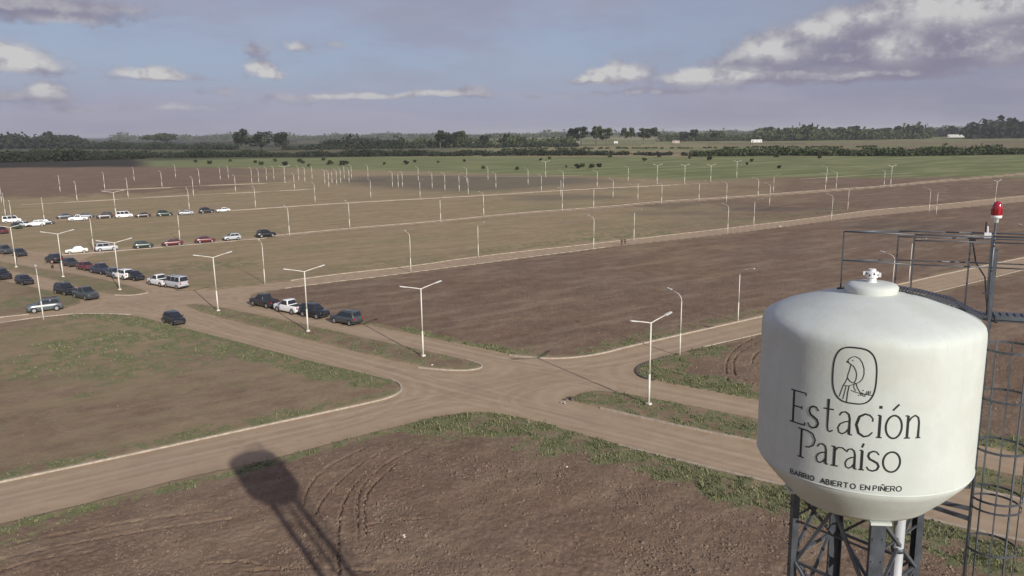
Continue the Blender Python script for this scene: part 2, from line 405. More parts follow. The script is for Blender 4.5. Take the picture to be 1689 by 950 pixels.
ARCS = [  # wheel ruts in the ploughed ground
 [(500, 835), (505, 812), (520, 790), (545, 768), (600, 742)], [(520, 850), (528, 830), (560, 795), (600, 762), (650, 738)], [(592, 900), (590, 868), (588, 830), (597, 800), (640, 762), (690, 740)], [(604, 905), (602, 868), (600, 834), (609, 806), (652, 768)],
 [(560, 950), (556, 900), (560, 850), (575, 810), (620, 765)], [(0, 905), (150, 872), (350, 845)], [(0, 925), (170, 888), (380, 858)],
 [(596, 872), (640, 860), (700, 858)], [(400, 945), (470, 939), (540, 940), (620, 944)], [(340, 932), (400, 928), (430, 934)],
 [(1212, 620), (1208, 596), (1225, 578), (1255, 562)], [(1212, 620), (1235, 632), (1262, 640)], [(1240, 600), (1244, 585), (1265, 575)],
 [(1200, 630), (1195, 600), (1215, 572), (1255, 553)], [(0, 944), (60, 925), (160, 912)],
]
ARCG = [chaikin(G(a), False, 2) for a in ARCS]
def grass_val(P, sd, idx):
    gr = np.zeros(len(P)); n1 = fbm(P, 3.0, 5); n2 = fbm(P, .9, 9, 3)
    r = np.hypot(P[:, 0], P[:, 1])
    for L, hw, s in VERGEG:
        lo, hi = L.min(0) - hw * 2.5, L.max(0) + hw * 2.5
        near = np.where((P[:, 0] > lo[0]) & (P[:, 0] < hi[0]) & (P[:, 1] > lo[1]) & (P[:, 1] < hi[1]))[0]
        if not len(near): continue
        d = line_dist(P[near], L) / hw
        d = d + (n1[near] - .5) * 1.5
        gr[near] = np.maximum(gr[near], s * sst(1.5 - d, 0, .8))
    for (px_, (rx, ry), s) in PATCH:
        c = np.array(gp(*px_)); q = P - c
        u = np.array([math.cos(R_(34)), math.sin(R_(34))]); v = np.array([-u[1], u[0]])
        d = np.hypot(q @ u / rx, q @ v / ry) + (n1 - .5) * 1.3
        gr = np.maximum(gr, s * sst(1.35 - d, 0, .9))
    names = list(BL)
    for nm, s in (('M1', .5), ('M2', .66), ('M0', .45), ('W', .2)):
        k = names.index(nm) + 1
        gr = np.where(idx == k, np.maximum(gr, s * (.75 + .5 * (n1 - .5))), gr)
    gr = gr * sst(sd, -.1, .35) * (.35 + 1.3 * sst(n2, .3, .62))
    return np.clip(gr, 0, 1)

# ------------------------------------------------------------------ ground sheet (polar grid round the viewpoint, finer where nearer)
az_f = np.linspace(-R_(39.5), R_(39.5), 1060)
az_o = np.linspace(R_(39.5), 2 * math.pi - R_(39.5), 30)[1:-1]
AZ = np.concatenate([az_f, az_o])
dep = np.linspace(R_(33.5), R_(0.62), 440)
rr = np.concatenate([[0.5, 8, 16, 24, 31, 35], CAM_H / np.tan(dep), [3000, 4000, 6000, 9000, 14000, 20000]])
RR, AA = np.meshgrid(rr, AZ, indexing='ij')
PX, PY = (RR * np.sin(AA)).ravel(), (RR * np.cos(AA)).ravel()
P2 = np.stack([PX, PY], 1)
sd, idx = block_sd(P2)
names = list(BL)
nA = fbm(P2, 1.6, 3); nB = fbm(P2, 6.0, 4)
front = np.abs(AA.ravel()) < R_(39.6)
sdn = sd + (nA - .5) * .35
road = 1 - sst(sdn, -.18, .22)
road = np.where(front | (PY > 60), road, 0)
grass = grass_val(P2, sd, idx)
tan = np.zeros(len(P2)); rad = np.hypot(PX, PY)
for nm, v in (('N5', .75), ('N6', .9), ('N3', .14), ('N2', .60), ('W', .55), ('M0', .6), ('M1', .5), ('M2', .35)):
    tan = np.where(idx == names.index(nm) + 1, v, tan)
tan = np.where((idx == 0) & (sd > 0), .6, tan)
tan = np.where((idx == 0) & (sd > 0) & (rad > 620), .8, tan)
# the far right of the fields is freshly turned, browner soil
right = sst(PX / np.maximum(PY, 1), .12, .42)
tan = np.where(PY > 140, tan * (1 - .72 * right), tan)
tan = np.clip(tan + (fbm(P2, 34.0, 21) - .5) * .75 + (nB - .5) * .25, 0, 1)
# bare reddish strip at the far left, below the painted cloud shadow
tan = tan * (1 - .8 * sst(rad + 60 * (nB - .5), 355, 400) * sst(-PX / np.maximum(PY, 1) + .12 * (fbm(P2, 60.0, 5) - .5), .24, .40) * (PY > 0))
# thin stubble next to the kerbs
tan = np.maximum(tan, .55 * (1 - sst(sd + (nA - .5) * 1.5, .4, 2.2)) * (road < .9))
def zone(Z, soft, seed, s):
    lo, hi = Z.min(0) - soft * 4, Z.max(0) + soft * 4
    o = np.zeros(len(P2)); near = np.where((PX > lo[0]) & (PX < hi[0]) & (PY > lo[1]) & (PY < hi[1]))[0]
    d = line_dist(P2[near], Z, True); d = np.where(inside(P2[near], Z), d, -d) + (fbm(P2[near], s, seed) - .5) * soft * 2
    o[near] = sst(d, -soft, soft); return o
def w_m(x, y, w_): a, b_ = gp(x, y), gp(x + w_, y); return math.hypot(a[0] - b_[0], a[1] - b_[1])
def w_d(x, y, h_): a, b_ = gp(x, y - h_ / 2), gp(x, y + h_ / 2); return math.hypot(a[0] - b_[0], a[1] - b_[1])
past = zone(ZONE_PAST, 14, 31, 60); dark = zone(ZONE_CLOUD_SHADE, 12, 32, 60); dark_patch = zone(ZONE_DARK_PATCH, 16, 33, 50)
rad = np.hypot(PX, PY)
for (x_, y_, wx, hy_, s_) in ((940, 326, 95, 5, .8), (1075, 338, 70, 4, .7), (1255, 344, 75, 5, .8), (1130, 352, 120, 4, .5), (600, 297.5, 50, 1.6, 1.3), (1330, 345, 60, 3, .6), (980, 312, 60, 2, .5), (700, 306, 90, 6, .5), (450, 299, 25, 1.0, .9), (1180, 362, 90, 3, .35), (1500, 372, 110, 8, .55)):
    qx = CX + F_PX * PX / np.maximum(PY, 1); c0_ = gp(x_, y_); ra, rb = w_m(x_, y_, wx), w_d(x_, y_, hy_)
    dd = np.hypot((PX - c0_[0]) / ra, (PY - c0_[1]) / rb) + (fbm(P2 * np.array([.35, 1]), 9.0, int(x_)) - .5) * 1.4
    dark_patch = np.maximum(dark_patch, np.clip(s_, 0, 1.3) * sst(1.3 - dd, 0, .8))
past = np.where((rad > 760) & (PX < -150 + .2 * PY) & (dark < .5), np.maximum(past, .4), past)
past = np.where(rad > 1000, .35 + .5 * (fbm(P2 * np.array([.35, 1.0]), 160.0, 44) > .5), past)
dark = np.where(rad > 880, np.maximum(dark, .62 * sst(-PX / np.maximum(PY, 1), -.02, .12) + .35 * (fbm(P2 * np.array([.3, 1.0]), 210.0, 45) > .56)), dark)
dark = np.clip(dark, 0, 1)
# relief: blocks stand a little above the roads, plough ridges follow the block edges, wheel ruts, clods
k1, k3, k4 = names.index('N1') + 1, names.index('N3') + 1, names.index('N4') + 1
plough = ((idx == k1) | (idx == k3) | (idx == k4)).astype(float) * sst(sd, 2.2, 4.0) * (1 - grass)
z = .11 * sst(sd, -.05, .30)
wob = sd + (fbm(P2, 7.0, 12) - .5) * 2.6
near_w = sst(170 - rad, 0, 80)
z += plough * near_w * (.011 * np.sin(wob * 2 * math.pi / .62) * (.2 + 1.2 * fbm(P2, 5.0, 14)) + .095 * (fbm(P2, .30, 15, 3) - .5) + .07 * (fbm(P2, 2.6, 16, 3) - .5))
z += (1 - road) * near_w * .05 * (fbm(P2, .7, 18, 3) - .5)
z += road * near_w * .03 * (fbm(P2, 3.0, 19, 3) - .5)
rut = np.zeros(len(P2))
for L in ARCG:
    lo, hi = L.min(0) - 1, L.max(0) + 1
    near = np.where((PX > lo[0]) & (PX < hi[0]) & (PY > lo[1]) & (PY < hi[1]))[0]
    if not len(near): continue
    d = line_dist(P2[near], L) + (fbm(P2[near], .5, 77, 2) - .5) * .16
    z[near] += (-.17 * np.exp(-(d / .075) ** 2) + .03 * np.exp(-((d - .2) / .1) ** 2)) * sst(fbm(P2[near], 1.6, 78, 2), .15, .45)
    rut[near] = np.maximum(rut[near], np.exp(-(d / .12) ** 2))
# wheel tracks on the roads: lighter packed lanes
lane = np.clip(np.exp(-((-sd - 1.6) / .55) ** 2) + np.exp(-((-sd - 3.3) / .5) ** 2), 0, 1) * road
TRK = [[(-50, 842), (300, 763), (600, 696), (740, 650), (900, 618), (1100, 575), (1255, 536), (1600, 462)], [(-50, 826), (300, 749), (580, 688), (700, 655), (800, 660), (1000, 705), (1290, 775)],
       [(300, 523), (520, 577), (700, 625), (850, 662), (1050, 716), (1290, 776), (1500, 822)], [(330, 533), (540, 590), (680, 632), (900, 690), (1100, 738), (1300, 788)],
       [(390, 500), (620, 546), (800, 590), (1000, 628), (1250, 674), (1500, 725)], [(700, 566), (860, 600), (960, 612), (1080, 590), (1255, 540)],
       [(200, 508), (320, 510), (400, 560), (560, 600), (680, 640), (600, 690), (420, 735)], [(260, 490), (400, 482), (560, 458), (800, 428), (1000, 404), (1200, 382), (1440, 350), (1689, 329)],
       [(0, 527), (150, 507), (260, 492), (330, 487)], [(0, 452), (90, 467), (200, 497), (330, 535)], [(0, 424), (150, 450), (260, 480), (390, 497)], [(1000, 640), (940, 625), (860, 640), (820, 668), (950, 700)]]
trk = np.zeros(len(P2))
for q_, L in enumerate(TRK):
    L = chaikin(G(L), False, 3); lo, hi = L.min(0) - 3, L.max(0) + 3
    near = np.where((PX > lo[0]) & (PX < hi[0]) & (PY > lo[1]) & (PY < hi[1]) & (road > .3))[0]
    if not len(near): continue
    d = line_dist(P2[near], L) + (fbm(P2[near], 9.0, 60 + q_) - .5) * .9
    st_ = .45 + .9 * fbm(P2[near], 5.0, 80 + q_)
    trk[near] += st_ * (np.exp(-((d - .82) / .20) ** 2) - .55 * np.exp(-((d - .35) / .22) ** 2) - .35 * np.exp(-((d - 1.35) / .25) ** 2))
    z[near] -= .010 * np.exp(-((d - .82) / .2) ** 2)
V_dummy = None
V = np.stack([PX, PY, z], 1)
nr, na = len(rr), len(AZ)
ii, jj = np.meshgrid(np.arange(nr - 1), np.arange(na), indexing='ij')
jn = (jj + 1) % na
Fq = np.stack([ii * na + jj, ii * na + jn, (ii + 1) * na + jn, (ii + 1) * na + jj], -1).reshape(-1, 4)[:, ::-1]
ATT = dict(road=road, grass=grass, tan=tan, past=past, dark=dark, dark_patch=dark_patch, rut=rut, lane=lane, trk=trk, plough=plough)

def ground_material():
    M = bpy.data.materials.new('earth'); M.use_nodes = True
    t = NT(M.node_tree); b = t.k['Principled BSDF']
    P = t.new('ShaderNodeNewGeometry').outputs['Position']
    x, y, _ = t.sep(P)
    a34 = R_(34)
    # along / across the street direction
    u = t.m('ADD', t.m('MULTIPLY', x, math.cos(a34)), t.m('MULTIPLY', y, math.sin(a34)))
    v = t.m('SUBTRACT', t.m('MULTIPLY', y, math.cos(a34)), t.m('MULTIPLY', x, math.sin(a34)))
    ST = t.xyz(t.m('MULTIPLY', u, .22), v)
    n_big = t.noise(P, .045, 4, .6); n_mid = t.noise(P, .4, 5, .65); n_fin = t.noise(P, 3.2, 5, .7); n_st = t.noise(ST, .30, 5, .62)
    n_st2 = t.noise(ST, .07, 4, .6)
    soil = t.mix(t.ss(n_mid, .3, .7), (0.202, 0.141, 0.099), (0.264, 0.190, 0.134))
    soil = t.mix(t.ss(n_fin, .35, .75), t.mix(1.0, soil, (.74, .73, .72), 'MULTIPLY'), soil)
    soil = t.mix(t.ss(n_big, .35, .65), t.mix(1.0, soil, (.90, .86, .84), 'MULTIPLY'), soil)
    soil = t.mix(t.m('MULTIPLY', t.ss(n_st, .46, .72), .40), soil, (0.361, 0.280, 0.186))
    stub = t.mix(t.ss(n_mid, .3, .7), (0.280, 0.218, 0.130), (0.365, 0.282, 0.174))
    stub = t.mix(t.ss(n_st, .42, .62), stub, (0.271, 0.212, 0.120))
    stub = t.mix(t.m('MULTIPLY', t.ss(n_st2, .5, .66), .55), stub, (0.232, 0.212, 0.110))
    stub = t.mix(t.m('MULTIPLY', t.ss(n_fin, .45, .7), .3), stub, (0.215, 0.156, 0.102))
    c = t.mix(t.ss(t.m('ADD', t.attr('tan'), t.m('MULTIPLY', t.m('SUBTRACT', n_st, .5), .7)), .15, .85), soil, stub)
    streak = t.noise(t.xyz(t.m('MULTIPLY', u, .35), t.m('ADD', v, t.m('MULTIPLY', n_big, 14.0))), .16, 6, .68)
    c = t.mix(t.m('MULTIPLY', t.ss(streak, .50, .66), .30), c, t.mix(1.0, c, (.70, .70, .66), 'MULTIPLY'))
    c = t.mix(t.m('MULTIPLY', t.ss(streak, .47, .34), .38), c, t.mix(1.0, c, (1.22, 1.20, 1.12), 'MULTIPLY'))
    gcol = t.mix(t.ss(n_fin, .3, .7), (0.146, 0.144, 0.069), (0.228, 0.208, 0.113))
    gcol = t.mix(t.m('MULTIPLY', t.ss(n_mid, .45, .7), .6), gcol, (0.292, 0.240, 0.146))
    gcol = t.mix(t.ss(t.attr('grass'), .35, .95), gcol, t.mix(t.ss(n_fin, .3, .7), (.122, .138, .062), (.190, .190, .098)))
    c = t.mix(t.m('MULTIPLY', t.ss(t.m('ADD', t.attr('grass'), t.m('MULTIPLY', t.m('SUBTRACT', n_fin, .5), .55)), .10, .75), .92), c, gcol)
    pcol = t.mix(t.ss(n_st2, .4, .62), (.140, .165, .068), (.225, .235, .110))
    pcol = t.mix(t.m('MULTIPLY', t.ss(n_big, .5, .7), .45), pcol, (0.181, 0.152, 0.073))
    c = t.mix(t.attr('past'), c, pcol)
    c = t.mix(t.m('MULTIPLY', t.attr('dark_patch'), .62), c, t.mix(t.ss(n_st, .4, .6), (.07, .068, .06), (.13, .12, .095)))
    c = t.mix(t.m('MULTIPLY', t.attr('dark'), .9), c, t.mix(n_big, (.018, .022, .018), (.036, .034, .03)))  # painted cloud shadow at far left, and the dark far fields
    # packed dirt of the roads
    rc = t.mix(t.ss(n_mid, .3, .7), (0.314, 0.232, 0.150), (0.374, 0.282, 0.187))
    rc = t.mix(t.m('MULTIPLY', t.ss(n_fin, .45, .8), .35), rc, (0.275, 0.188, 0.131))
    rc = t.mix(t.m('MULTIPLY', t.attr('lane'), .40), rc, (0.447, 0.344, 0.237))
    rc = t.mix(t.m('MULTIPLY', t.ss(t.noise(ST, .9, 4, .6), .50, .72), .35), rc, (0.292, 0.208, 0.146))
    rc = t.mix(t.m('MULTIPLY', t.ss(t.attr('trk'), .05, .9), .26), rc, (.44, .345, .25))
    rc = t.mix(t.m('MULTIPLY', t.ss(t.attr('trk'), -.05, -.6), .24), rc, (.235, .178, .125))
    rc = t.mix(t.m('MULTIPLY', t.ss(t.noise(P, 1.1, 6, .7), .54, .70), .45), rc, (.24, .18, .128))
    rc = t.mix(t.m('MULTIPLY', t.ss(t.noise(P, 14.0, 3, .7), .60, .75), .35), rc, (.47, .39, .30))
    rc = t.mix(t.m('MULTIPLY', t.ss(n_big, .5, .68), .25), rc, (0.310, 0.220, 0.157))
    c = t.mix(t.ss(t.m('ADD', t.attr('road'), t.m('MULTIPLY', t.m('SUBTRACT', n_fin, .5), .35)), .3, .7), c, rc)
    t.put(b.inputs['Base Color'], c)
    b.inputs['Roughness'].default_value = .95; b.inputs['Specular IOR Level'].default_value = .12
    bn = t.new('ShaderNodeBump'); bn.inputs['Distance'].default_value = .12
    hgt = t.m('ADD', t.m('MULTIPLY', t.noise(P, 5.5, 5, .7), 1.0), t.m('MULTIPLY', n_mid, .8))
    t.put(bn.inputs['Strength'], t.m('ADD', t.m('MULTIPLY', t.m('SUBTRACT', 1.0, t.attr('road')), .42), .20))
    t.l.new(hgt, bn.inputs['Height']); t.l.new(bn.outputs[0], b.inputs['Normal'])
    return M
M_EARTH = ground_material()
fr = road[Fq].mean(1) > .5
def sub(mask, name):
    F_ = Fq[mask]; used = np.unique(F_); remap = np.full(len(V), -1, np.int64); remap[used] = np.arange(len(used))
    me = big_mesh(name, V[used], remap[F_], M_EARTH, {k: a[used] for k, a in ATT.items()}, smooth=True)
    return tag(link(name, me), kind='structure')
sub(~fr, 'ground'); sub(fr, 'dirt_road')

# ------------------------------------------------------------------ kerbs
M_KERB = mat('kerb_concrete', (.38, .32, .25), .9, var=.2, scale=3)
M_KERBD = mat('kerb_dark_concrete', (.10, .09, .08), .9, var=.2, scale=3)
KERBS = [
 ([(-60, 809), (0, 796), (200, 754), (400, 710), (540, 680), (600, 667), (645, 656), (664, 645), (660, 633), (645, 627)], .20, .14, M_KERB),
 ([(690, 607), (745, 612), (785, 611), (798, 604), (785, 599), (770, 594)], .20, .14, M_KERB),
 ([(990, 674), (1060, 690), (1150, 710), (1250, 729), (1500, 784), (1800, 850)], .18, .14, M_KERB),
 ([(1010, 732), (1050, 743), (1170, 772), (1290, 801), (1500, 850), (1800, 920)], .16, .13, M_KERB),
 ([(840, 586), (860, 589), (920, 593), (985, 586), (1040, 571), (1255, 523), (1510, 463), (1598, 444), (1689, 425), (1800, 403)], .24, .14, M_KERB),
 ([(1100, 588), (1060, 600), (1047, 611), (1056, 623), (1080, 628)], .16, .14, M_KERBD),
 ([(1160, 573), (1255, 551), (1400, 517), (1535, 484), (1633, 460), (1689, 445)], .12, .13, M_KERB),
 ([(-80, 532), (0, 524), (48, 519)], .3, .14, M_KERB),
 ([(190, 487), (222, 488), (244, 483)], .3, .14, M_KERB),
 ([(0, 534), (45, 526), (90, 521), (136, 517), (215, 519)], .3, .14, M_KERB),
 ([(470, 476), (560, 464), (600, 460), (800, 434), (1000, 408)], .10, .125, M_KERB),
 ([(480, 463), (560, 452), (677, 440), (789, 423), (1000, 400), (1200, 377), (1372, 356), (1440, 346), (1540, 339), (1689, 323), (1800, 312)], .20, .14, M_KERB),
 ([(440, 390), (575, 376.5), (727, 364.5), (850, 351.5), (1000, 341), (1080, 332.5), (1200, 325.5), (1290, 318.5), (1361, 313.5), (1450, 307.5), (1570, 295.5)], .42, .15, M_KERB),
 ([(100, 421), (237, 411), (440, 393)], .35, .15, M_KERB),
 ([(375, 348), (550, 336), (698, 328), (808, 322), (895, 316.2), (1011, 309.7), (1118, 305)], .9, .16, M_KERB),
 ([(34, 338), (129, 333), (211, 328), (300, 323), (386, 319), (461, 315), (520, 312)], .7, .16, M_KERB),
 ([(172, 314), (267, 310), (304, 308), (357, 305.5), (440, 302.5), (480, 301)], .6, .16, M_KERB),
 ([(645, 288), (720, 290), (800, 291), (870, 291.5), (960, 289)], .8, .16, M_KERB),
 ([(1320, 296), (1420, 289), (1500, 286)], .7, .16, M_KERB),
]
for pts, wdt, top, m in KERBS:
    L = chaikin(G(pts), False, 2)
    # resample, so that the kerb follows evenly
    T_ = np.gradient(L, axis=0); T_ /= np.linalg.norm(T_, axis=1)[:, None]; N_ = np.stack([-T_[:, 1], T_[:, 0]], 1)
    mb = MB(); vs = []
    for p, n in zip(L, N_):
        a = p + n * wdt / 2; b_ = p - n * wdt / 2
        vs += [(a[0], a[1], -.05), (a[0] * 1, a[1], top), (b_[0], b_[1], top), (b_[0], b_[1], -.05)]
    fs = []
    for i in range(len(L) - 1):
        for k in range(3): fs.append((i * 4 + k, i * 4 + k + 1, i * 4 + 4 + k + 1, i * 4 + 4 + k))
    fs += [(0, 1, 2, 3), tuple(len(L) * 4 - 4 + k for k in (3, 2, 1, 0))]
    mb.add(vs, fs); tag(mb.build('kerb', m), kind='structure')

# ------------------------------------------------------------------ grass tufts and clods (nobody could count them)
def sample_ground(n, y0, y1, x0=-30, x1=1720, power=1.0):
    """random points in view, about even per square metre in between rows y0..y1"""
    a = R_(36.5); r0 = math.hypot(*gp(844, y1)); r1 = math.hypot(*gp(844, y0))
    t = rng.random(n); r = (r0 ** (2 - power) + t * (r1 ** (2 - power) - r0 ** (2 - power))) ** (1 / (2 - power))
    th = rng.uniform(-a, a, n)
    return np.stack([r * np.sin(th), r * np.cos(th)], 1)
Pn = sample_ground(420000, 470, 950, power=.9)
s_, i_ = block_sd(Pn); gv = grass_val(Pn, s_, i_)
keep = (rng.random(len(Pn)) < np.where(i_ == names.index('N2') + 1, .3, .72) * (gv - .34) * .9 * sst(fbm(Pn, 1.0, 91), .25, .55) * 1.1) & (s_ > .15)
Pt = Pn[keep][:62000]; gk = gv[keep][:62000]
rT = np.hypot(Pt[:, 0], Pt[:, 1])
nb = 4; N = len(Pt)
base = np.repeat(Pt, nb, 0); dist = np.repeat(rT, nb)
an = rng.uniform(0, 2 * math.pi, N * nb); hgt = rng.lognormal(-2.62, .55, N * nb) * (.7 + .6 * np.repeat(gk, nb)); wd = rng.uniform(.025, .05, N * nb) * (1 + dist / 110)
ox = rng.normal(0, .09, (N * nb, 2)); b0 = base + ox
dx = np.stack([np.cos(an), np.sin(an)], 1); lean = rng.uniform(.2, .9, N * nb)[:, None] * hgt[:, None] * np.stack([np.cos(an + 1.57), np.sin(an + 1.57)], 1)
v0 = np.column_stack([b0 - dx * wd[:, None], np.full(N * nb, .07)]); v1 = np.column_stack([b0 + dx * wd[:, None], np.full(N * nb, .07)])
v2 = np.column_stack([b0 + lean, .10 + hgt])
VV = np.stack([v0, v1, v2], 1).reshape(-1, 3); FF = np.arange(len(VV)).reshape(-1, 3)
def grass_mat():
    M = bpy.data.materials.new('grass_blades'); M.use_nodes = True; t = NT(M.node_tree); b = t.k['Principled BSDF']
    P = t.new('ShaderNodeNewGeometry').outputs['Position']
    c = t.mix(t.ss(t.noise(P, .5, 4, .6), .35, .65), (.118, .132, .062), (.205, .198, .108))
    c = t.mix(t.ss(t.noise(P, 6.0, 2, .6), .5, .8), c, (.25, .21, .125))
    t.put(b.inputs['Base Color'], c); b.inputs['Roughness'].default_value = .8; b.inputs['Specular IOR Level'].default_value = .15
    return M
tag(link('grass', big_mesh('grass', VV, FF, grass_mat())), 'short ragged grass growing along the verges and medians', 'grass', kind='stuff')
# clods
Pn = sample_ground(170000, 545, 950, power=1.15)
s_, i_ = block_sd(Pn); gv = grass_val(Pn, s_, i_)
cl = fbm(Pn, 4.0, 61)
pr = np.where(i_ == k1, .75, np.where(i_ == k4, .4, np.where(i_ == k3, .14, np.where(i_ == names.index('N2') + 1, .05, 0)))) * sst(s_, 1.5, 4) * (1 - gv) * (.25 + 1.5 * sst(cl, .4, .65))
Pc = Pn[rng.random(len(Pn)) < pr][:42000]; N = len(Pc)
oct_ = np.array([(1, 0, 0), (0, 1, 0), (-1, 0, 0), (0, -1, 0), (0, 0, 1)], float)
of = np.array([(0, 1, 4), (1, 2, 4), (2, 3, 4), (3, 0, 4)])
sz = np.clip(rng.lognormal(-3.0, .42, N), .03, .16)
vv = oct_[None] * sz[:, None, None] * rng.uniform(.6, 1.35, (N, 5, 3))
a = rng.uniform(0, 6.28, N); ca, sa = np.cos(a)[:, None], np.sin(a)[:, None]
vx = vv[:, :, 0] * ca - vv[:, :, 1] * sa; vy = vv[:, :, 0] * sa + vv[:, :, 1] * ca
VV = np.stack([vx + Pc[:, :1], vy + Pc[:, 1:], vv[:, :, 2] * 1.0 + .09], -1).reshape(-1, 3)
FF = (of[None] + (np.arange(N) * 5)[:, None, None]).reshape(-1, 3)
M_CLOD = mat('soil_clod', (.20, .148, .106), .95, var=.3, scale=.7, spec=.1)
tag(link('soil_clods', big_mesh('soil_clods', VV, FF, M_CLOD)), 'clods of turned brown soil strewn over the ploughed plots', 'soil', kind='stuff')

# ------------------------------------------------------------------ street lamps
M_LAMP = mat('lamp_white_paint', (.62, .59, .51), .55, var=.06, scale=2)
M_HEAD = mat('lamp_head_grey', (.55, .55, .52), .4)
STREET = R_(34.2); AVE = R_(-36.0)
def lamp_single():
    root = empty('street_lamp')
    MB().tube([(0, 0, -.1), (0, 0, 2.6)], [.085, .08], 8).build('pole', M_LAMP, root, True)
    up = MB().tube([(0, 0, 2.6), (0, 0, 6.3)], [.068, .055], 8).build('upper_pole', M_LAMP, root, True)
    arm = [(0, 0, 6.3)] + [(1.0 * (1 - math.cos(t)), 0, 6.3 + .85 * math.sin(t)) for t in np.linspace(.2, 1.25, 6)] + [(1.75, 0, 7.36)]
    MB().tube(arm, .042, 6).build('arm', M_LAMP, root, True)
    hd = MB(); hd.beam((1.6, 0, 7.36), (2.25, 0, 7.44), .24, .09); hd.build('lamp_head', M_HEAD, root)
    return root
def lamp_double():
    root = empty('street_lamp')
    MB().tube([(0, 0, -.1), (0, 0, 3.0)], [.105, .10], 8).build('pole', M_LAMP, root, True)
    MB().tube([(0, 0, 3.0), (0, 0, 7.95)], [.085, .07], 8).build('upper_pole', M_LAMP, root, True)
    MB().box((0, 0, .14), (.42, .42, .16)).build('base_plate', M_LAMP, root)
    for s in (-1, 1):
        MB().tube([(0, 0, 7.85), (s * .5, 0, 8.0), (s * 2.0, 0, 8.35)], [.06, .055, .05], 6).build('arm', M_LAMP, root, True)
        MB().beam((s * 1.85, 0, 8.32), (s * 2.65, 0, 8.50), .27, .10).build('lamp_head', M_HEAD, root)
    return root
L1, L2 = lamp_single(), lamp_double(); used = {1: False, 2: False}
# px of the foot, 'n' arm away to the left / 'f' arm towards the right / 'd' double
LAMPS = {
 'ave': ('white double-arm street lamp on the median, %s', [(27, 441, 'd'), (104.3, 457, 'd'), (197.8, 478.4, 'd'), (360, 513, 'd'), (508, 547, 'd'), (698, 588, 'd'), (1070, 668, 'd')]),
 'A': ('curved-arm street lamp, %s on the road passing behind the tank', [(72, 527, 'n'), (1121, 586, 'n'), (1217, 530, 'f'), (1469, 500, 'n'), (1499, 464, 'f'), (1692, 437, 'n')]),
 'B': ('white street lamp, %s on the road with two walkers', [(437, 468, 'n'), (677.7, 448, 'n'), (789, 424, 'f'), (979, 412, 'n'), (1045.5, 396, 'f'), (1200, 386, 'n'), (1243, 373, 'f'), (1371, 364, 'n'), (1398, 347, 'f'), (1532, 350, 'n'), (1544, 354, 'f'), (1640, 340, 'd')]),
 'C': ('white street lamp, %s on the road with two red cars', [(154.8, 413, 'n'), (296.8, 397, 'f'), (477.7, 389, 'n'), (577, 377, 'n'), (727, 366, 'f'), (798, 357, 'n'), (927.3, 348.6, 'n'), (979, 344, 'f'), (1152.7, 332, 'f'), (1198, 334, 'n'), (1269, 339, 'n'), (1275.3, 318, 'f'), (1361, 315, 'n')]),
 'D': ('street lamp, %s by the road with the longest car row', [(9.5, 358, 'n'), (21, 375, 'n'), (74, 369, 'n'), (191.9, 359, 'd'), (312.6, 346.5, 'n'), (421.8, 342.8, 'n'), (520, 334, 'n'), (611.7, 326.5, 'n'), (693, 326, 'f'), (772.5, 321, 'n'), (893, 316.7, 'n'), (925, 324, 'f'), (1011, 327, 'n'), (1052, 331, 'f'), (1091, 337, 'n')]),
 'E': ('thin street lamp, %s on the first road past every car', [(3, 335, 'n'), (127.6, 333, 'n'), (211.7, 327, 'n'), (319.4, 324, 'n'), (388.7, 317, 'n'), (486, 313, 'n'), (542.6, 310, 'n'), (647.5, 309, 'n'), (657, 310, 'f'), (734, 315, 'n'), (757.6, 316, 'f')]),
 'F': ('thin white lamp post, %s in the row second from the pasture', [(99.5, 317, 'n'), (173, 313, 'n'), (267.6, 309.6, 'n'), (329.6, 305, 'n'), (415.6, 303, 'n'), (427, 302, 'n'), (470, 301, 'd'), (503, 301, 'n'), (536, 304, 'n'), (548, 303, 'f'), (555.4, 305, 'n'), (562, 302, 'n'), (576, 302, 'n'), (664, 309, 'n'), (713, 311, 'n'), (818, 311, 'n'), (871, 305, 'n'), (929, 312, 'n'), (985, 310, 'n'), (1036, 300, 'n'), (1083.6, 303, 'd'), (1129, 303, 'd'), (1250, 326, 'n'), (1363, 302, 'n'), (1378.7, 313, 'n'), (1458, 308, 'n'), (1468.6, 308, 'd')]),
 'G': ('thin white lamp post, %s in the farthest row before the pasture', [(221.6, 299, 'n'), (290, 294, 'n'), (363.7, 297, 'n'), (377, 295, 'n'), (440, 298, 'n'), (452, 297, 'n'), (493, 298, 'n'), (515, 296, 'n'), (568, 296, 'n'), (580, 295, 'n'), (607, 293, 'n'), (690, 299, 'n'), (770, 302, 'n'), (805, 297, 'n'), (900, 292, 'd'), (1172, 300, 'd'), (1215, 293, 'd')]),
}
for row, (lab, pts) in LAMPS.items():
    pts = sorted(pts)
    for i, (x, y, k) in enumerate(pts):
        kk = 2 if k == 'd' else 1
        src = L2 if kk == 2 else L1
        o = src if not used[kk] else copy_tree(src); used[kk] = True
        X_, Y_ = gp(x, y, .08); o.location = (X_, Y_, .08)
        base_a = STREET if kk == 2 else STREET + math.pi / 2 * (1 if k == 'n' else -1)
        o.rotation_euler = (R_(random.uniform(-.5, .5)), R_(random.uniform(-.5, .5)), base_a + R_(random.uniform(-2, 2)))
        if row in ('E', 'F', 'G'): o.scale = ((1.45, 1.45) if kk == 1 else (1.2, 1.2)) + (random.uniform(.98, 1.12),)
        elif row in ('C', 'D'): o.scale = (1.2, 1.2, 1.0)
        wd = ORD[i] + ('' if i == 0 else ' from the left')
        tag(o, lab % wd, 'street lamp', {'ave': 'double-arm lamps on the avenue median', 'A': 'lamps along the near cross road', 'B': 'lamps along the road with the walkers'}.get(row, 'lamp posts standing in rows over the plots'))

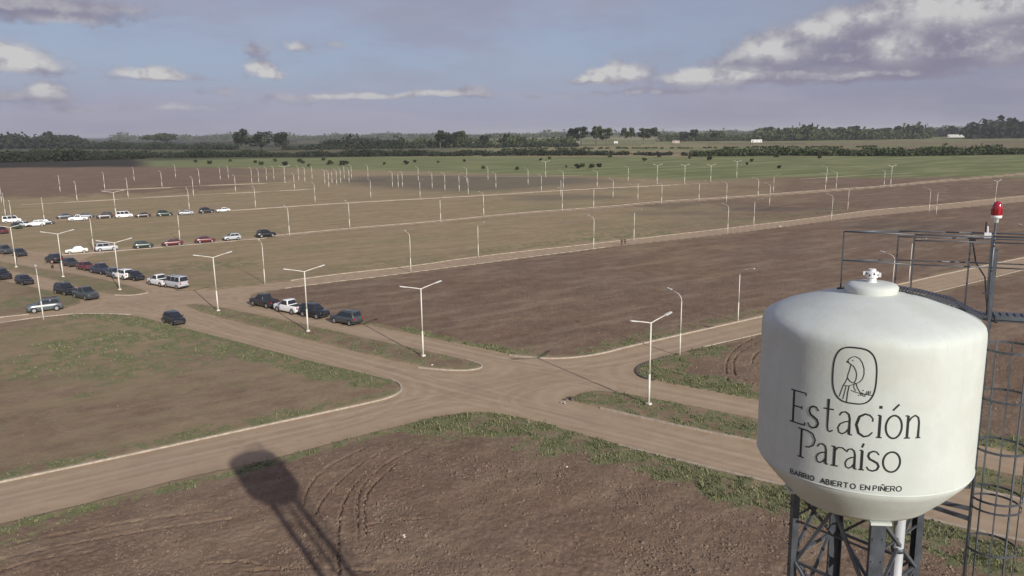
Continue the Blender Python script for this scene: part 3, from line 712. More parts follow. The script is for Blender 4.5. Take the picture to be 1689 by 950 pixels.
# ------------------------------------------------------------------ water tower
M_TANK = None
def tank_mat():
    M = bpy.data.materials.new('tank_white_paint'); M.use_nodes = True; t = NT(M.node_tree); b = t.k['Principled BSDF']
    P = t.new('ShaderNodeTexCoord').outputs['Object']; x, y, z_ = t.sep(P)
    c = t.mix(t.ss(t.noise(P, 1.6, 5, .6), .3, .7), (.505, .54, .495), (.55, .585, .54))
    st = t.noise(t.xyz(t.m('MULTIPLY', x, 7.0), t.m('MULTIPLY', y, 7.0), t.m('MULTIPLY', z_, .5)), 1.0, 4, .6)
    c = t.mix(t.m('MULTIPLY', t.ss(st, .48, .75), .13), c, (.38, .37, .30))
    c = t.mix(t.m('MULTIPLY', t.ss(t.noise(P, .9, 4, .65), .48, .66), .38), c, (.47, .475, .41))
    sp = t.noise(P, 9.0, 3, .6)
    c = t.mix(t.m('MULTIPLY', t.m('MULTIPLY', t.ss(sp, .66, .78), t.ss(z_, 21.55, 21.9)), .55), c, (.36, .37, .36))
    c = t.mix(t.m('MULTIPLY', t.ss(z_, 18.75, 19.0, .16, 0.0), t.ss(t.noise(P, 3.0, 4, .6), .3, .7)), c, (.46, .45, .38))
    ang = t.m('ARCTAN2', x, y)
    run = t.noise(t.xyz(t.m('MULTIPLY', ang, 14.0), 0.0, t.m('MULTIPLY', z_, .25)), 1.0, 3, .6)
    c = t.mix(t.m('MULTIPLY', t.m('MULTIPLY', t.ss(run, .60, .72), t.ss(z_, 20.0, 21.6, .1, .6)), .25), c, (.30, .30, .25))
    t.put(b.inputs['Base Color'], c); b.inputs['Roughness'].default_value = .58; b.inputs['Specular IOR Level'].default_value = .25
    bn = t.new('ShaderNodeBump'); bn.inputs['Strength'].default_value = .10; bn.inputs['Distance'].default_value = .05
    t.l.new(t.noise(P, 4.0, 4, .6), bn.inputs['Height']); t.l.new(bn.outputs[0], b.inputs['Normal'])
    return M
M_TANK = tank_mat()
M_INK = mat('black_paint', (.022, .026, .024), .5)
M_STEEL = mat('galvanised_steel_dark', (.082, .091, .104), .5, metal=.35, var=.25, scale=3)
M_STEEL2 = mat('galvanised_steel_light', (.12, .135, .15), .45, metal=.4, var=.2, scale=3)
M_PIPE = mat('pale_grey_pipe', (.42, .43, .43), .5, var=.1, scale=2)
M_RED = mat('red_lens', (.32, .012, .02), .15, spec=.6, coat=.5)
M_REDIN = mat('red_lens_core', (.16, .01, .012), .3)
M_WPL = mat('white_plastic', (.72, .72, .70), .4)
M_BLK = mat('black_rubber', (.02, .02, .022), .6)

TX, TY, HZ = 6.344, 13.024, 20.31
AZV = math.atan2(TX, TY)              # the way the tower is seen
tower = empty('water_tower', (0, 0, 0))
Rl = Matrix.Rotation(-AZV, 4, 'Z') @ Matrix.Rotation(R_(-1.0), 4, 'Y')
pivot = Vector((TX, TY, HZ))
tower.matrix_world = Matrix.Translation(pivot) @ Rl @ Matrix.Translation((0, 0, -HZ))
tag(tower, 'white water tank on steel legs, lettered in black with a bird emblem', 'water tower')
TR = 1.8
prof = [(0.02, -1.87), (.9, -1.87), (1.2, -1.85), (1.24, -1.80), (1.5, -1.52), (1.72, -1.25), (1.775, -1.17), (1.797, -1.10), (TR, -1.03), (TR, 0), (TR, 1.22), (1.795, 1.33), (1.775, 1.41), (1.72, 1.475), (1.62, 1.54), (1.45, 1.62), (1.2, 1.70), (.9, 1.80), (.6, 1.87), (.40, 1.90), (.02, 1.93)]
def dome_z(r):
    pr_ = prof[13:]
    for (r1, z1), (r2, z2) in zip(pr_, pr_[1:]):
        if r2 <= r <= r1: return HZ + z1 + (z2 - z1) * (r1 - r) / (r1 - r2)
    return HZ + 1.93
tank = MB().lathe([(r, HZ + h) for r, h in prof], 128).build('tank', M_TANK, tower, True)
MB().lathe([(1.795, HZ - 1.115), (1.812, HZ - 1.10), (1.798, HZ - 1.085)], 96).build('weld_seam', M_TANK, tank, True)
lid = MB().lathe([(.42, HZ + 1.86), (.44, HZ + 1.99), (.40, HZ + 2.035), (.30, HZ + 2.06), (.02, HZ + 2.07)], 40).build('manhole_lid', M_TANK, tower, True)
vt = MB().lathe([(.10, HZ + 2.05), (.075, HZ + 2.09), (.075, HZ + 2.15), (.105, HZ + 2.155), (.105, HZ + 2.25), (.06, HZ + 2.26), (.06, HZ + 2.30), (.01, HZ + 2.30)], 16).box((.10, 0, HZ + 2.20), (.09, .07, .07)).box((-.10, -.02, HZ + 2.22), (.08, .06, .06)).build('vent', M_WPL, lid)
mb = MB()
for k in range(9):
    a = k * .698 + .2; mb.box((.103 * math.cos(a), .103 * math.sin(a), HZ + 2.20 + .025 * (k % 2)), (.016, .022, .030), a)
mb.build('vent_opening', M_BLK, lid)

def wrap(a_deg, h, off=.004):
    a = R_(a_deg); r = TR + off
    return (r * math.sin(a), -r * math.cos(a), HZ + h)
DEG = 180 / math.pi / TR
def strokes_mesh(strokes, u0, h0, sx, sy, tilt=0.0):
    """strokes: (points, widths) in a letter's own units, laid on the tank as thin raised paint"""
    mb = MB()
    for pts, wdt in strokes:
        pts = [np.array(p, float) for p in pts]
        q = []
        for a, b_ in zip(pts, pts[1:]):
            L = math.hypot((b_[0] - a[0]) * sx, (b_[1] - a[1]) * sy); n = max(1, int(L / .03))
            q += [a + (b_ - a) * i / n for i in range(n)]
        q.append(pts[-1])
        if not isinstance(wdt, (list, tuple)): wdt = (wdt, wdt)
        Q = [np.array((p[0] * sx, p[1] * sy)) for p in q]; n = len(Q)
        ring = []
        for i in range(n):
            t = Q[min(i + 1, n - 1)] - Q[max(i - 1, 0)]; L = np.linalg.norm(t)
            t = t / L if L > 1e-9 else np.array((1., 0)); nn = np.array((-t[1], t[0]))
            f = i / max(1, n - 1); ww = wdt[0] + (wdt[1] - wdt[0]) * (f if len(wdt) == 2 else 0)
            if len(wdt) == 3: ww = wdt[0] + (wdt[1] - wdt[0]) * math.sin(f * math.pi)
            ring.append((Q[i] + nn * ww / 2, Q[i] - nn * ww / 2))
        vs = []; fs = []
        for a, b_ in ring:
            for p, off in ((a, .0), (a, .005), (b_, .005), (b_, .0)):
                ud = u0 + p[0] * DEG; vs.append(wrap(ud, h0 + p[1] + tilt * ud, off))
        for i in range(len(ring) - 1):
            for k in range(3): fs.append((i * 4 + k, i * 4 + 4 + k, i * 4 + 5 + k, i * 4 + 1 + k))
        e = (len(ring) - 1) * 4
        fs += [(0, 1, 2, 3), (e + 3, e + 2, e + 1, e)]
        mb.add(vs, fs)
    return mb
def arc(cx, cy, rx, ry, a0, a1, n=14):
    return [(cx + rx * math.cos(R_(a0 + (a1 - a0) * i / n)), cy + ry * math.sin(R_(a0 + (a1 - a0) * i / n))) for i in range(n + 1)]
K, TH = .038, .020          # thick and thin pen widths, metres
GL = {  # each glyph drawn in a box 0..1 wide, x-height .66, capitals 1
 'E': [([(.22, 0), (.22, 1)], K), ([(.0, 1), (1, 1)], TH), ([(.22, .52), (.78, .52)], TH), ([(.0, 0), (1, 0)], TH), ([(1, 1), (1, .92)], TH), ([(1, 0), (1, .09)], TH), ([(.78, .57), (.78, .47)], TH)],
 's': [([(.9, .55), (.72, .645), (.45, .665), (.2, .6), (.13, .49), (.25, .39), (.5, .34), (.8, .27), (.92, .16), (.8, .045), (.5, -.01), (.22, .02), (.05, .12)], (.018, .034, 0)), ],
 't': [([(.42, .98), (.42, .14), (.5, .02), (.68, -.01), (.95, .05)], (K, TH)), ([(.0, .68), (.95, .68)], TH)],
 'a': [([(.12, .54), (.25, .64), (.5, .67), (.72, .61), (.80, .48), (.80, 0)], (TH, K)), ([(.80, .40), (.5, .37), (.2, .29), (.06, .16), (.14, .03), (.35, -.01), (.6, .06), (.80, .2)], TH), ([(.80, 0), (1, 0)], TH)],
 'c': [([(.98, .55), (.8, .64), (.52, .67), (.2, .58), (.04, .33), (.2, .08), (.52, -.01), (.8, .03), (1, .14)], (.018, .038, 0)), ([(.98, .55), (.98, .46)], TH)],
 'i': [([(.5, .66), (.5, 0)], K), ([(.15, .66), (.5, .66)], TH), ([(.1, 0), (.9, 0)], TH)],
 'dot': [([(.5, .86), (.5, .94)], .044)],
 'o': [(arc(.5, .33, .46, .34, 90, 450, 26), (.028, .028))],
 'acute2': [([(.42, .76), (.66, .90)], .028)],
 'acute': [([(.38, .82), (.72, 1.0)], .028)],
 'n': [([(.17, .66), (.17, 0)], K), ([(.0, .66), (.17, .66)], TH), ([(.0, 0), (.36, 0)], TH), ([(.17, .45), (.35, .6), (.58, .67), (.78, .6), (.85, .45), (.85, 0)], (TH, K)), ([(.70, 0), (1, 0)], TH)],
 'P': [([(.22, 0), (.22, 1)], K), ([(.0, 1), (.55, 1), (.85, .93), (1, .74), (.92, .54), (.68, .43), (.5, .42)], (TH, .022, 0)), ([(.05, 0), (.42, 0)], TH)],
 'r': [([(.22, .66), (.22, 0)], K), ([(.0, .66), (.22, .66)], TH), ([(.0, 0), (.5, 0)], TH), ([(.22, .5), (.45, .65), (.75, .66), (1, .58)], TH)],
}
def text_block(spec, h0, cap, tilt, name, label):
    for ch, ua, ub in spec:
        allm = MB()
        u0 = ua; sx = (ub - ua) / DEG
        for gname in ch.split('+'):
            m_ = strokes_mesh(GL[gname], u0, h0, sx, cap, tilt); allm.add(m_.v, m_.f)
        allm.build(name, M_INK, tank)
text_block([('E', -38.0, -28.4), ('s', -26.9, -20.3), ('t', -18.2, -13.0), ('a', -11.2, -3.9), ('c', -2.5, 5.4), ('i+dot', 6.9, 10.1), ('o+acute', 11.0, 19.1), ('n', 20.2, 28.2)],
           -.118, .56, .0009, 'letter', None)
text_block([('P', -32.2, -21.9), ('a', -21.2, -14.6), ('r', -13.2, -6.2), ('a', -6.6, -.7), ('i+acute2', -.2, 3.0), ('s', 3.4, 9.9), ('o', 10.9, 19.6)],
           -.690, .50, .0010, 'letter', None)
TG = {'B': [[(0, 0), (0, 1), (.7, 1), (.9, .8), (.7, .55), (0, .55)], [(.7, .55), (1, .3), (.8, 0), (0, 0)]], 'A': [[(0, 0), (.5, 1), (1, 0)], [(.2, .35), (.8, .35)]],
      'R': [[(0, 0), (0, 1), (.8, 1), (1, .75), (.8, .5), (0, .5)], [(.5, .5), (1, 0)]], 'I': [[(.5, 0), (.5, 1)]], 'O': [arc(.5, .5, .5, .5, 90, 450, 12)],
      'E': [[(1, 0), (0, 0), (0, 1), (1, 1)], [(0, .5), (.8, .5)]], 'T': [[(.5, 0), (.5, 1)], [(0, 1), (1, 1)]], 'N': [[(0, 0), (0, 1), (1, 0), (1, 1)]],
      'P': [[(0, 0), (0, 1), (.8, 1), (1, .75), (.8, .5), (0, .5)]], '~': [[(.1, 1.2), (.4, 1.36), (.6, 1.2), (.9, 1.34)]]}
for ch, ua, ub in [('B', -35.8, -33.7), ('A', -33.1, -30.9), ('R', -30.2, -28.3), ('R', -27.7, -25.8), ('I', -25.1, -24.4), ('O', -23.7, -21.4), ('A', -17.8, -15.7), ('B', -15.0, -13.4), ('I', -12.8, -12.1), ('E', -11.5, -9.8),
                   ('R', -9.0, -7.2), ('T', -6.3, -4.1), ('O', -3.1, -.7), ('E', 1.8, 3.4), ('N', 4.0, 6.0), ('P', 7.6, 9.2), ('I', 9.9, 10.5), ('N~', 11.1, 12.9), ('E', 13.6, 15.3), ('R', 15.8, 17.7), ('O', 18.4, 20.9)]:
    allm = MB()
    for c_ in ch:
        m_ = strokes_mesh([(p, .0155) for p in TG[c_]], ua, -1.035, (ub - ua) / DEG, .085, .0016); allm.add(m_.v, m_.f)
    allm.build('small_letter', M_INK, tank)
# the round cornered emblem with a long tailed bird on a twig
U0, V0 = -15.05, 1.335
ex = (5.74 + 15.05) / 580.0 / DEG; ey = (1.335 - .40) / 735.0
def E_(pts, wd): return ([(p[0] - 105, -(p[1] - 100)) for p in pts], wd)
fr_ = [(395 + 284 * math.copysign(abs(math.cos(t)) ** (2 / 3.1), math.cos(t)), 467 + 362 * math.copysign(abs(math.sin(t)) ** (2 / 2.7), math.sin(t))) for t in np.linspace(0, 2 * math.pi, 61)]
bird = [E_([(288, 303), (318, 258), (350, 230), (400, 218), (450, 238), (490, 290), (515, 360), (520, 430), (505, 495), (470, 540), (430, 562), (380, 560), (340, 540), (315, 508)], .011),
        E_([(288, 303), (312, 306), (345, 325), (385, 350), (415, 400), (428, 450), (422, 510), (400, 562)], .011),
        E_([(345, 325), (335, 390), (318, 450), (308, 510), (285, 570), (262, 610), (238, 690), (218, 762)], .010),
        E_([(262, 610), (330, 608), (370, 590), (430, 565)], .010), E_([(300, 610), (285, 700), (268, 790)], .009), E_([(340, 610), (325, 700), (318, 822)], .012),
        E_([(400, 575), (402, 620), (430, 662)], .009), E_([(430, 568), (448, 620), (482, 668), (540, 690), (650, 697)], .011), E_([(366, 660), (440, 680), (540, 690)], .009),
        E_([(288, 303), (300, 290), (318, 300)], .016), E_([(362, 270), (372, 272)], .014), E_([(515, 643), (528, 645)], .016), E_([(462, 715), (476, 712)], .014),
        E_([(505, 690), (540, 722), (556, 716), (540, 692)], .008), E_([(560, 690), (566, 652), (590, 640), (584, 668), (560, 690)], .007), E_([(590, 690), (598, 655), (618, 642), (614, 672), (590, 690)], .007),
        E_([(485, 690), (500, 712), (520, 708)], .008)]
allm = strokes_mesh([E_(fr_, .021)] + bird, U0, V0, ex, ey)
o = allm.build('emblem', M_INK, tank); o['label'] = 'black line drawing of a long-tailed bird on a twig in a rounded frame'

# legs, braces, pipe (the tower's own axes: x to the viewer's right, y away, z up)
LR = 1.15; phi = R_(19)
LEGS = [(math.sin(phi) * LR, -math.cos(phi) * LR, 0), (math.cos(phi) * LR, math.sin(phi) * LR, 1), (-math.sin(phi) * LR, math.cos(phi) * LR, 2), (-math.cos(phi) * LR, -math.sin(phi) * LR, 3)]
ZB = HZ - 1.86
for lx, ly, k in LEGS:
    a = math.atan2(ly, lx)
    r_, t_ = Vector((math.cos(a), math.sin(a), 0)), Vector((-math.sin(a), math.cos(a), 0))
    c0 = Vector((lx, ly, 0))
    mb = MB()
    top, bot = ZB + .12, .0
    # a U channel: web tangential, two flanges pointing inwards
    def slab(o_, dr, dt):
        h = (top - bot) / 2
        vs = [tuple(c0 + r_ * (o_[0] + i * dr / 2) + t_ * (o_[1] + j * dt / 2) + Vector((0, 0, z__))) for z__ in (bot, top) for i, j in ((-1, -1), (1, -1), (1, 1), (-1, 1))]
        mb.add(vs, [(0, 3, 2, 1), (4, 5, 6, 7), (0, 1, 5, 4), (1, 2, 6, 5), (2, 3, 7, 6), (3, 0, 4, 7)])
    slab((0, 0), .014, .24); slab((-.055, -.113), .096, .014); slab((-.055, .113), .096, .014)
    leg = mb.build('leg', M_STEEL, tower)
    mb = MB()
    for zz_ in np.arange(ZB - .35, ZB - 6, -.42):
        for s in (-.08, .08):
            p = c0 + r_ * .006 + t_ * s; mb.tube([tuple(p + Vector((0, 0, zz_))), tuple(p + r_ * .022 + Vector((0, 0, zz_)))], .016, 6)
    mb.build('bolt_row', M_STEEL2, leg)
    pl = MB(); cc_ = c0 * 1.0
    pl.beam(tuple(c0 + t_ * -.17 + Vector((0, 0, ZB - .015))), tuple(c0 + t_ * .17 + Vector((0, 0, ZB - .015))), .22, .05); pl.build('support_plate', M_TANK, tower)
    ft = MB(); ft.box((lx, ly, .10), (.55, .55, .20), a); ft.build('footing', M_KERB, tower)
levels = [ZB - .10, ZB - 1.45, ZB - 3.1, ZB - 4.9, ZB - 7.2, ZB - 9.8, ZB - 12.6, ZB - 15.4, .5]
for i in range(4):
    A, B = Vector(LEGS[i][:2] + (0,)), Vector(LEGS[(i + 1) % 4][:2] + (0,))
    tt = (B - A).normalized() * .13; out = ((A + B) / 2).normalized() * .03
    A, B = A + tt, B - tt
    for j in range(len(levels) - 1):
        z1, z2 = Vector((0, 0, levels[j])), Vector((0, 0, levels[j + 1]))
        if j == 0 and i == 3:
            m_ = (A + B) / 2
            MB().beam(m_ + z1, A + z2, .055, .055).build('brace', M_STEEL2, tower); MB().beam(m_ + z1, B + z2, .055, .055).build('brace', M_STEEL2, tower)
        else:
            MB().beam(A + z1 + out, B + z2 + out, .05, .05).build('brace', M_STEEL2 if i in (0, 3) else M_STEEL, tower)
            MB().beam(B + z1 - out * .2, A + z2 - out * .2, .05, .05).build('brace', M_STEEL, tower)
        MB().beam(A + z2 * 1.0, B + z2 * 1.0, .045, .045).build('ring_bar', M_STEEL, tower)
    MB().beam(A + Vector((0, 0, ZB - .62)), B + Vector((0, 0, ZB - .62)), .03, .03).build('ring_bar', M_STEEL, tower)
MB().tube([(.72, -.32, 0), (.72, -.32, ZB + .15)], .095, 16).build('riser_pipe', M_PIPE, tower, True)
mb = MB()
for zz_ in (ZB - .9, ZB - 3.2, ZB - 5.5): mb.tube([(.72, -.32, zz_), (.72, -.32, zz_ + .08)], .115, 14)
mb.build('pipe_clamp', M_STEEL, tower, True)

# caged ladder on the right hand side
LX, LY = 1.83, .16
lad = R_(8)
lu, ln = Vector((math.sin(lad), math.cos(lad), 0)), Vector((math.cos(lad), -math.sin(lad), 0))    # along the rungs, outwards
# the ladder faces along x: its rungs run in the y direction
lc = Vector((LX, LY, 0)); HL = HZ + 1.62
for s in (-1, 1):
    p = lc + lu * (.21 * s)
    MB().beam(p + Vector((0, 0, .3)), p + Vector((0, 0, HL + 1.05)), .040, .040, up=(0, 1, 0)).build('ladder_rail', M_STEEL2, tower)
rung = MB().tube([tuple(lu * -.2), tuple(lu * .2)], .013, 6).mesh('rung', M_STEEL)
for k in range(int((HL - .4) / .3)): link('rung', rung, tower, tuple(lc + Vector((0, 0, .55 + k * .3))))
HC = lc + ln * .33
def hoop_pts(z_, r=.41, a0=-142, a1=142, n=20):
    ba = math.atan2(ln.y, ln.x)
    return [tuple(HC + Vector((r * math.cos(ba + R_(t)), r * math.sin(ba + R_(t)), z_))) for t in np.linspace(a0, a1, n)]
for h in [HZ - 1.60 - .0] + [HZ - 1.60 - .95 * k for k in range(1, 16)] + [HZ - .70, HZ + .20, HZ + 1.05]:
    mb = MB(); pts = hoop_pts(h)
    for p, q in zip(pts, pts[1:]):
        mb.beam(p, q, .010, .040)
    mb.build('cage_hoop', M_STEEL, tower)
    if abs(h - (HZ - 1.60)) < .01:
        mb = MB(); pts = hoop_pts(h - .17)
        for p, q in zip(pts, pts[1:]): mb.beam(p, q, .010, .036)
        mb.build('cage_hoop', M_STEEL, tower)
ba = math.atan2(ln.y, ln.x)
for t in (-120, -86, -52, -17, 17, 52, 86, 120):
    p = HC + Vector((.39 * math.cos(ba + R_(t)), .39 * math.sin(ba + R_(t)), 0))
    MB().beam(p + Vector((0, 0, 2.3)), p + Vector((0, 0, HZ + 1.05)), .022, .008, up=(math.cos(ba + R_(t)), math.sin(ba + R_(t)), 0)).build('cage_bar', M_STEEL2, tower)
# brackets from the legs and the tank to the ladder
for h, (lx, ly, _k) in [(ZB - .18, LEGS[1]), (ZB - 3.1, LEGS[1]), (ZB - 7.2, LEGS[1]), (ZB - 12.6, LEGS[1])]:
    for s in (-1, 1):
        MB().beam((lx, ly + .12 * s, h), tuple(lc + lu * (.21 * s) + Vector((0, 0, h))), .05, .07).build('bracket', M_STEEL2, tower)
for s in (-1, 1): MB().beam((1.52, .16 * s, HZ - 1.44), tuple(lc + lu * (.21 * s) + Vector((0, 0, HZ - 1.44))), .04, .05).build('bracket', M_STEEL, tower)

# walkway over the dome, landing at the ladder head, railings
def base_pt(x, y): return Vector((x, y, dome_z(min(1.79, math.hypot(x, y)))))
w0, w1 = base_pt(.42, .62), Vector((1.95, .62, HZ + 1.52))
wk = MB()
wk_ = [Vector((.30, .62, dome_z(.70) + .05)), Vector((.75, .62, dome_z(.98) + .07)), Vector((1.25, .62, dome_z(1.4) + .10)), Vector((1.66, .62, HZ + 1.52)), Vector((1.95, .62, HZ + 1.46))]
for p, q in zip(wk_, wk_[1:]):
    wk.beam(p, q, .03, .04); wk.beam(p + Vector((0, -.42, 0)), q + Vector((0, -.42, 0)), .03, .04)
walk = wk.build('walkway', M_STEEL, tower)
slat_m = None
for p, q in zip(wk_, wk_[1:]):
    n = max(2, int((q - p).length / .055))
    for i in range(n):
        c_ = p + (q - p) * ((i + .5) / n) + Vector((0, -.21, .035))
        MB().beam(c_ + Vector((0, -.2, 0)), c_ + Vector((0, .2, 0)), .042, .012).build('grating_slat', M_STEEL, walk)
pf = MB().box((2.48, .42, HZ + 1.50), (1.15, .62, .03)).build('landing', M_STEEL, tower)
for i in range(11): MB().box((1.96 + i * .104, .42, HZ + 1.527), (.07, .60, .016)).build('grating_slat', M_STEEL2, pf)
MB().beam((1.90, .09, HZ + 1.56), (3.1, .09, HZ + 1.56), .015, .07).build('toe_board', M_STEEL2, tower)

HR = 1.04
posts = [(-.50, .18), (.38, .62), (.62, .16), (1.50, .66), (1.76, .20), (3.1, .70), (3.1, .16)]
pp = []
for x, y in posts:
    b_ = base_pt(x, y) if math.hypot(x, y) < 1.79 else Vector((x, y, HZ + 1.5))
    tz = HZ + 1.88 + HR - .02
    if x < 0: tz = HZ + 1.88 + HR
    t_ = Vector((b_.x, b_.y, tz)); pp.append((b_, t_))
    MB().beam(b_ - Vector((0, 0, .02)), t_, .025, .025, up=(0, 1, 0)).build('railing_post', M_STEEL, tower)
    MB().box(tuple(b_ + Vector((0, 0, .01))), (.12, .10, .02)).build('post_foot', M_STEEL, tower)
def rail(i, j, zf, name, w_=.036):
    a_, b_ = pp[i][1], pp[j][1]
    dz = Vector((0, 0, zf)); MB().tube([tuple(a_ - dz), tuple(b_ - dz)], w_ / 2, 8).build(name, M_STEEL2, tower, True)
for i, j in ((0, 1), (1, 3), (3, 5), (2, 4), (4, 6), (0, 2)):
    rail(i, j, 0, 'handrail', .026); 
    rail(i, j, .52, 'mid_rail', .022)
for i, j in ((1, 3), (3, 5), (2, 4), (4, 6)): rail(i, j, .10, 'handrail', .022)
# red obstruction light on its stem, floodlight, junction box
bx, by = 1.80, .30
b0 = HZ + 1.88 + HR
MB().tube([(bx, by, HZ + 1.55), (bx, by, b0 + .22)], .018, 8).build('light_stem', M_STEEL2, tower, True)
wl = MB().lathe([(.02, .0), (.05, .01), (.055, .09), (.105, .10), (.11, .155), (.02, .16)], 20).build('warning_light', M_WPL, tower, True, (bx, by, b0 + .20))
MB().lathe([(.105, .155), (.108, .28), (.098, .36), (.07, .42), (.03, .445), (.005, .45)], 20).build('red_lens', M_RED, wl, True)
mb = MB()
for k in range(8):
    a = k * .785; mb.beam((.108 * math.cos(a), .108 * math.sin(a), .17), (.105 * math.cos(a), .105 * math.sin(a), .30), .012, .012)
mb.build('lens_rib', M_REDIN, wl)
wl.scale = (.74, .74, .80)
mb = MB().box((1.70, .30, b0 - .02), (.10, .09, .10)).tube([(1.70, .30, b0), (1.69, .30, b0 + .14)], .012, 6)
mb.build('small_floodlight', M_WPL, tower)
MB().box((1.52, .62, b0 - .14), (.09, .07, .07)).build('junction_box', M_BLK, tower)
MB().tube([(1.70, .62, b0 - .02), (1.70, .62, b0 + .18)], .012, 6).build('antenna', M_BLK, tower)
MB().tube([(1.52, .62, b0 - .14), (1.58, .40, b0 - .5), (1.72, .30, HZ + 2.2), (1.80, .28, HZ + 1.6)], .012, 6).build('cable', M_BLK, tower)

# ------------------------------------------------------------------ cars
M_GLASS = mat('car_glass', (.018, .022, .028), .08, spec=.6)
M_TYRE = mat('tyre', (.02, .02, .021), .85)
M_RIM = mat('wheel_rim', (.42, .43, .44), .35, metal=.6)
M_HL = mat('headlight_lens', (.75, .76, .78), .12, spec=.6)
M_TL = mat('taillight_lens', (.30, .02, .02), .2)
M_TRIM = mat('car_trim', (.03, .03, .032), .6)
PAINT = {}
def paint(name, c, r=.28):
    if name not in PAINT: PAINT[name] = mat('car_paint_' + name, c, r, spec=.5, coat=.6)
    return PAINT[name]
KIND = {  # length, width, belt z, roof z, greenhouse base x0,x1 and roof x0,x1 (front is +x), hood z, tail z, wheel r
 'hatch': dict(L=4.05, W=1.74, bz=.98, rz=1.52, g=(-1.85, 1.05), t=(-1.45, .25), hz=.92, tz=.98, wr=.31),
 'sedan': dict(L=4.45, W=1.76, bz=.95, rz=1.45, g=(-1.55, 1.05), t=(-.95, .30), hz=.90, tz=.98, wr=.31),
 'suv': dict(L=4.55, W=1.86, bz=1.10, rz=1.74, g=(-2.12, 1.05), t=(-1.85, .35), hz=1.06, tz=1.10, wr=.37),
 'pickup': dict(L=5.25, W=1.86, bz=1.12, rz=1.80, g=(-.75, 1.20), t=(-.55, .55), hz=1.10, tz=1.12, wr=.38),
 'van': dict(L=4.9, W=1.9, bz=1.15, rz=2.0, g=(-2.4, 1.75), t=(-2.3, 1.15), hz=1.08, tz=1.15, wr=.33),
}
CACHE = {}
def car_mesh(kind, part, fn, m):
    k = (kind, part, m.name)
    if k not in CACHE:
        me, sm = fn(); CACHE[k] = me.mesh(part, m, sm)
    return CACHE[k]
def loft(mb, secs, close=True):
    n = len(secs[0]); vs = [p for s in secs for p in s]; fs = []
    for i in range(len(secs) - 1):
        for k in range(n): fs.append((i * n + k, i * n + (k + 1) % n, (i + 1) * n + (k + 1) % n, (i + 1) * n + k))
    fs += [tuple(range(n - 1, -1, -1)), tuple(range((len(secs) - 1) * n, len(secs) * n))]
    mb.add(vs, fs)
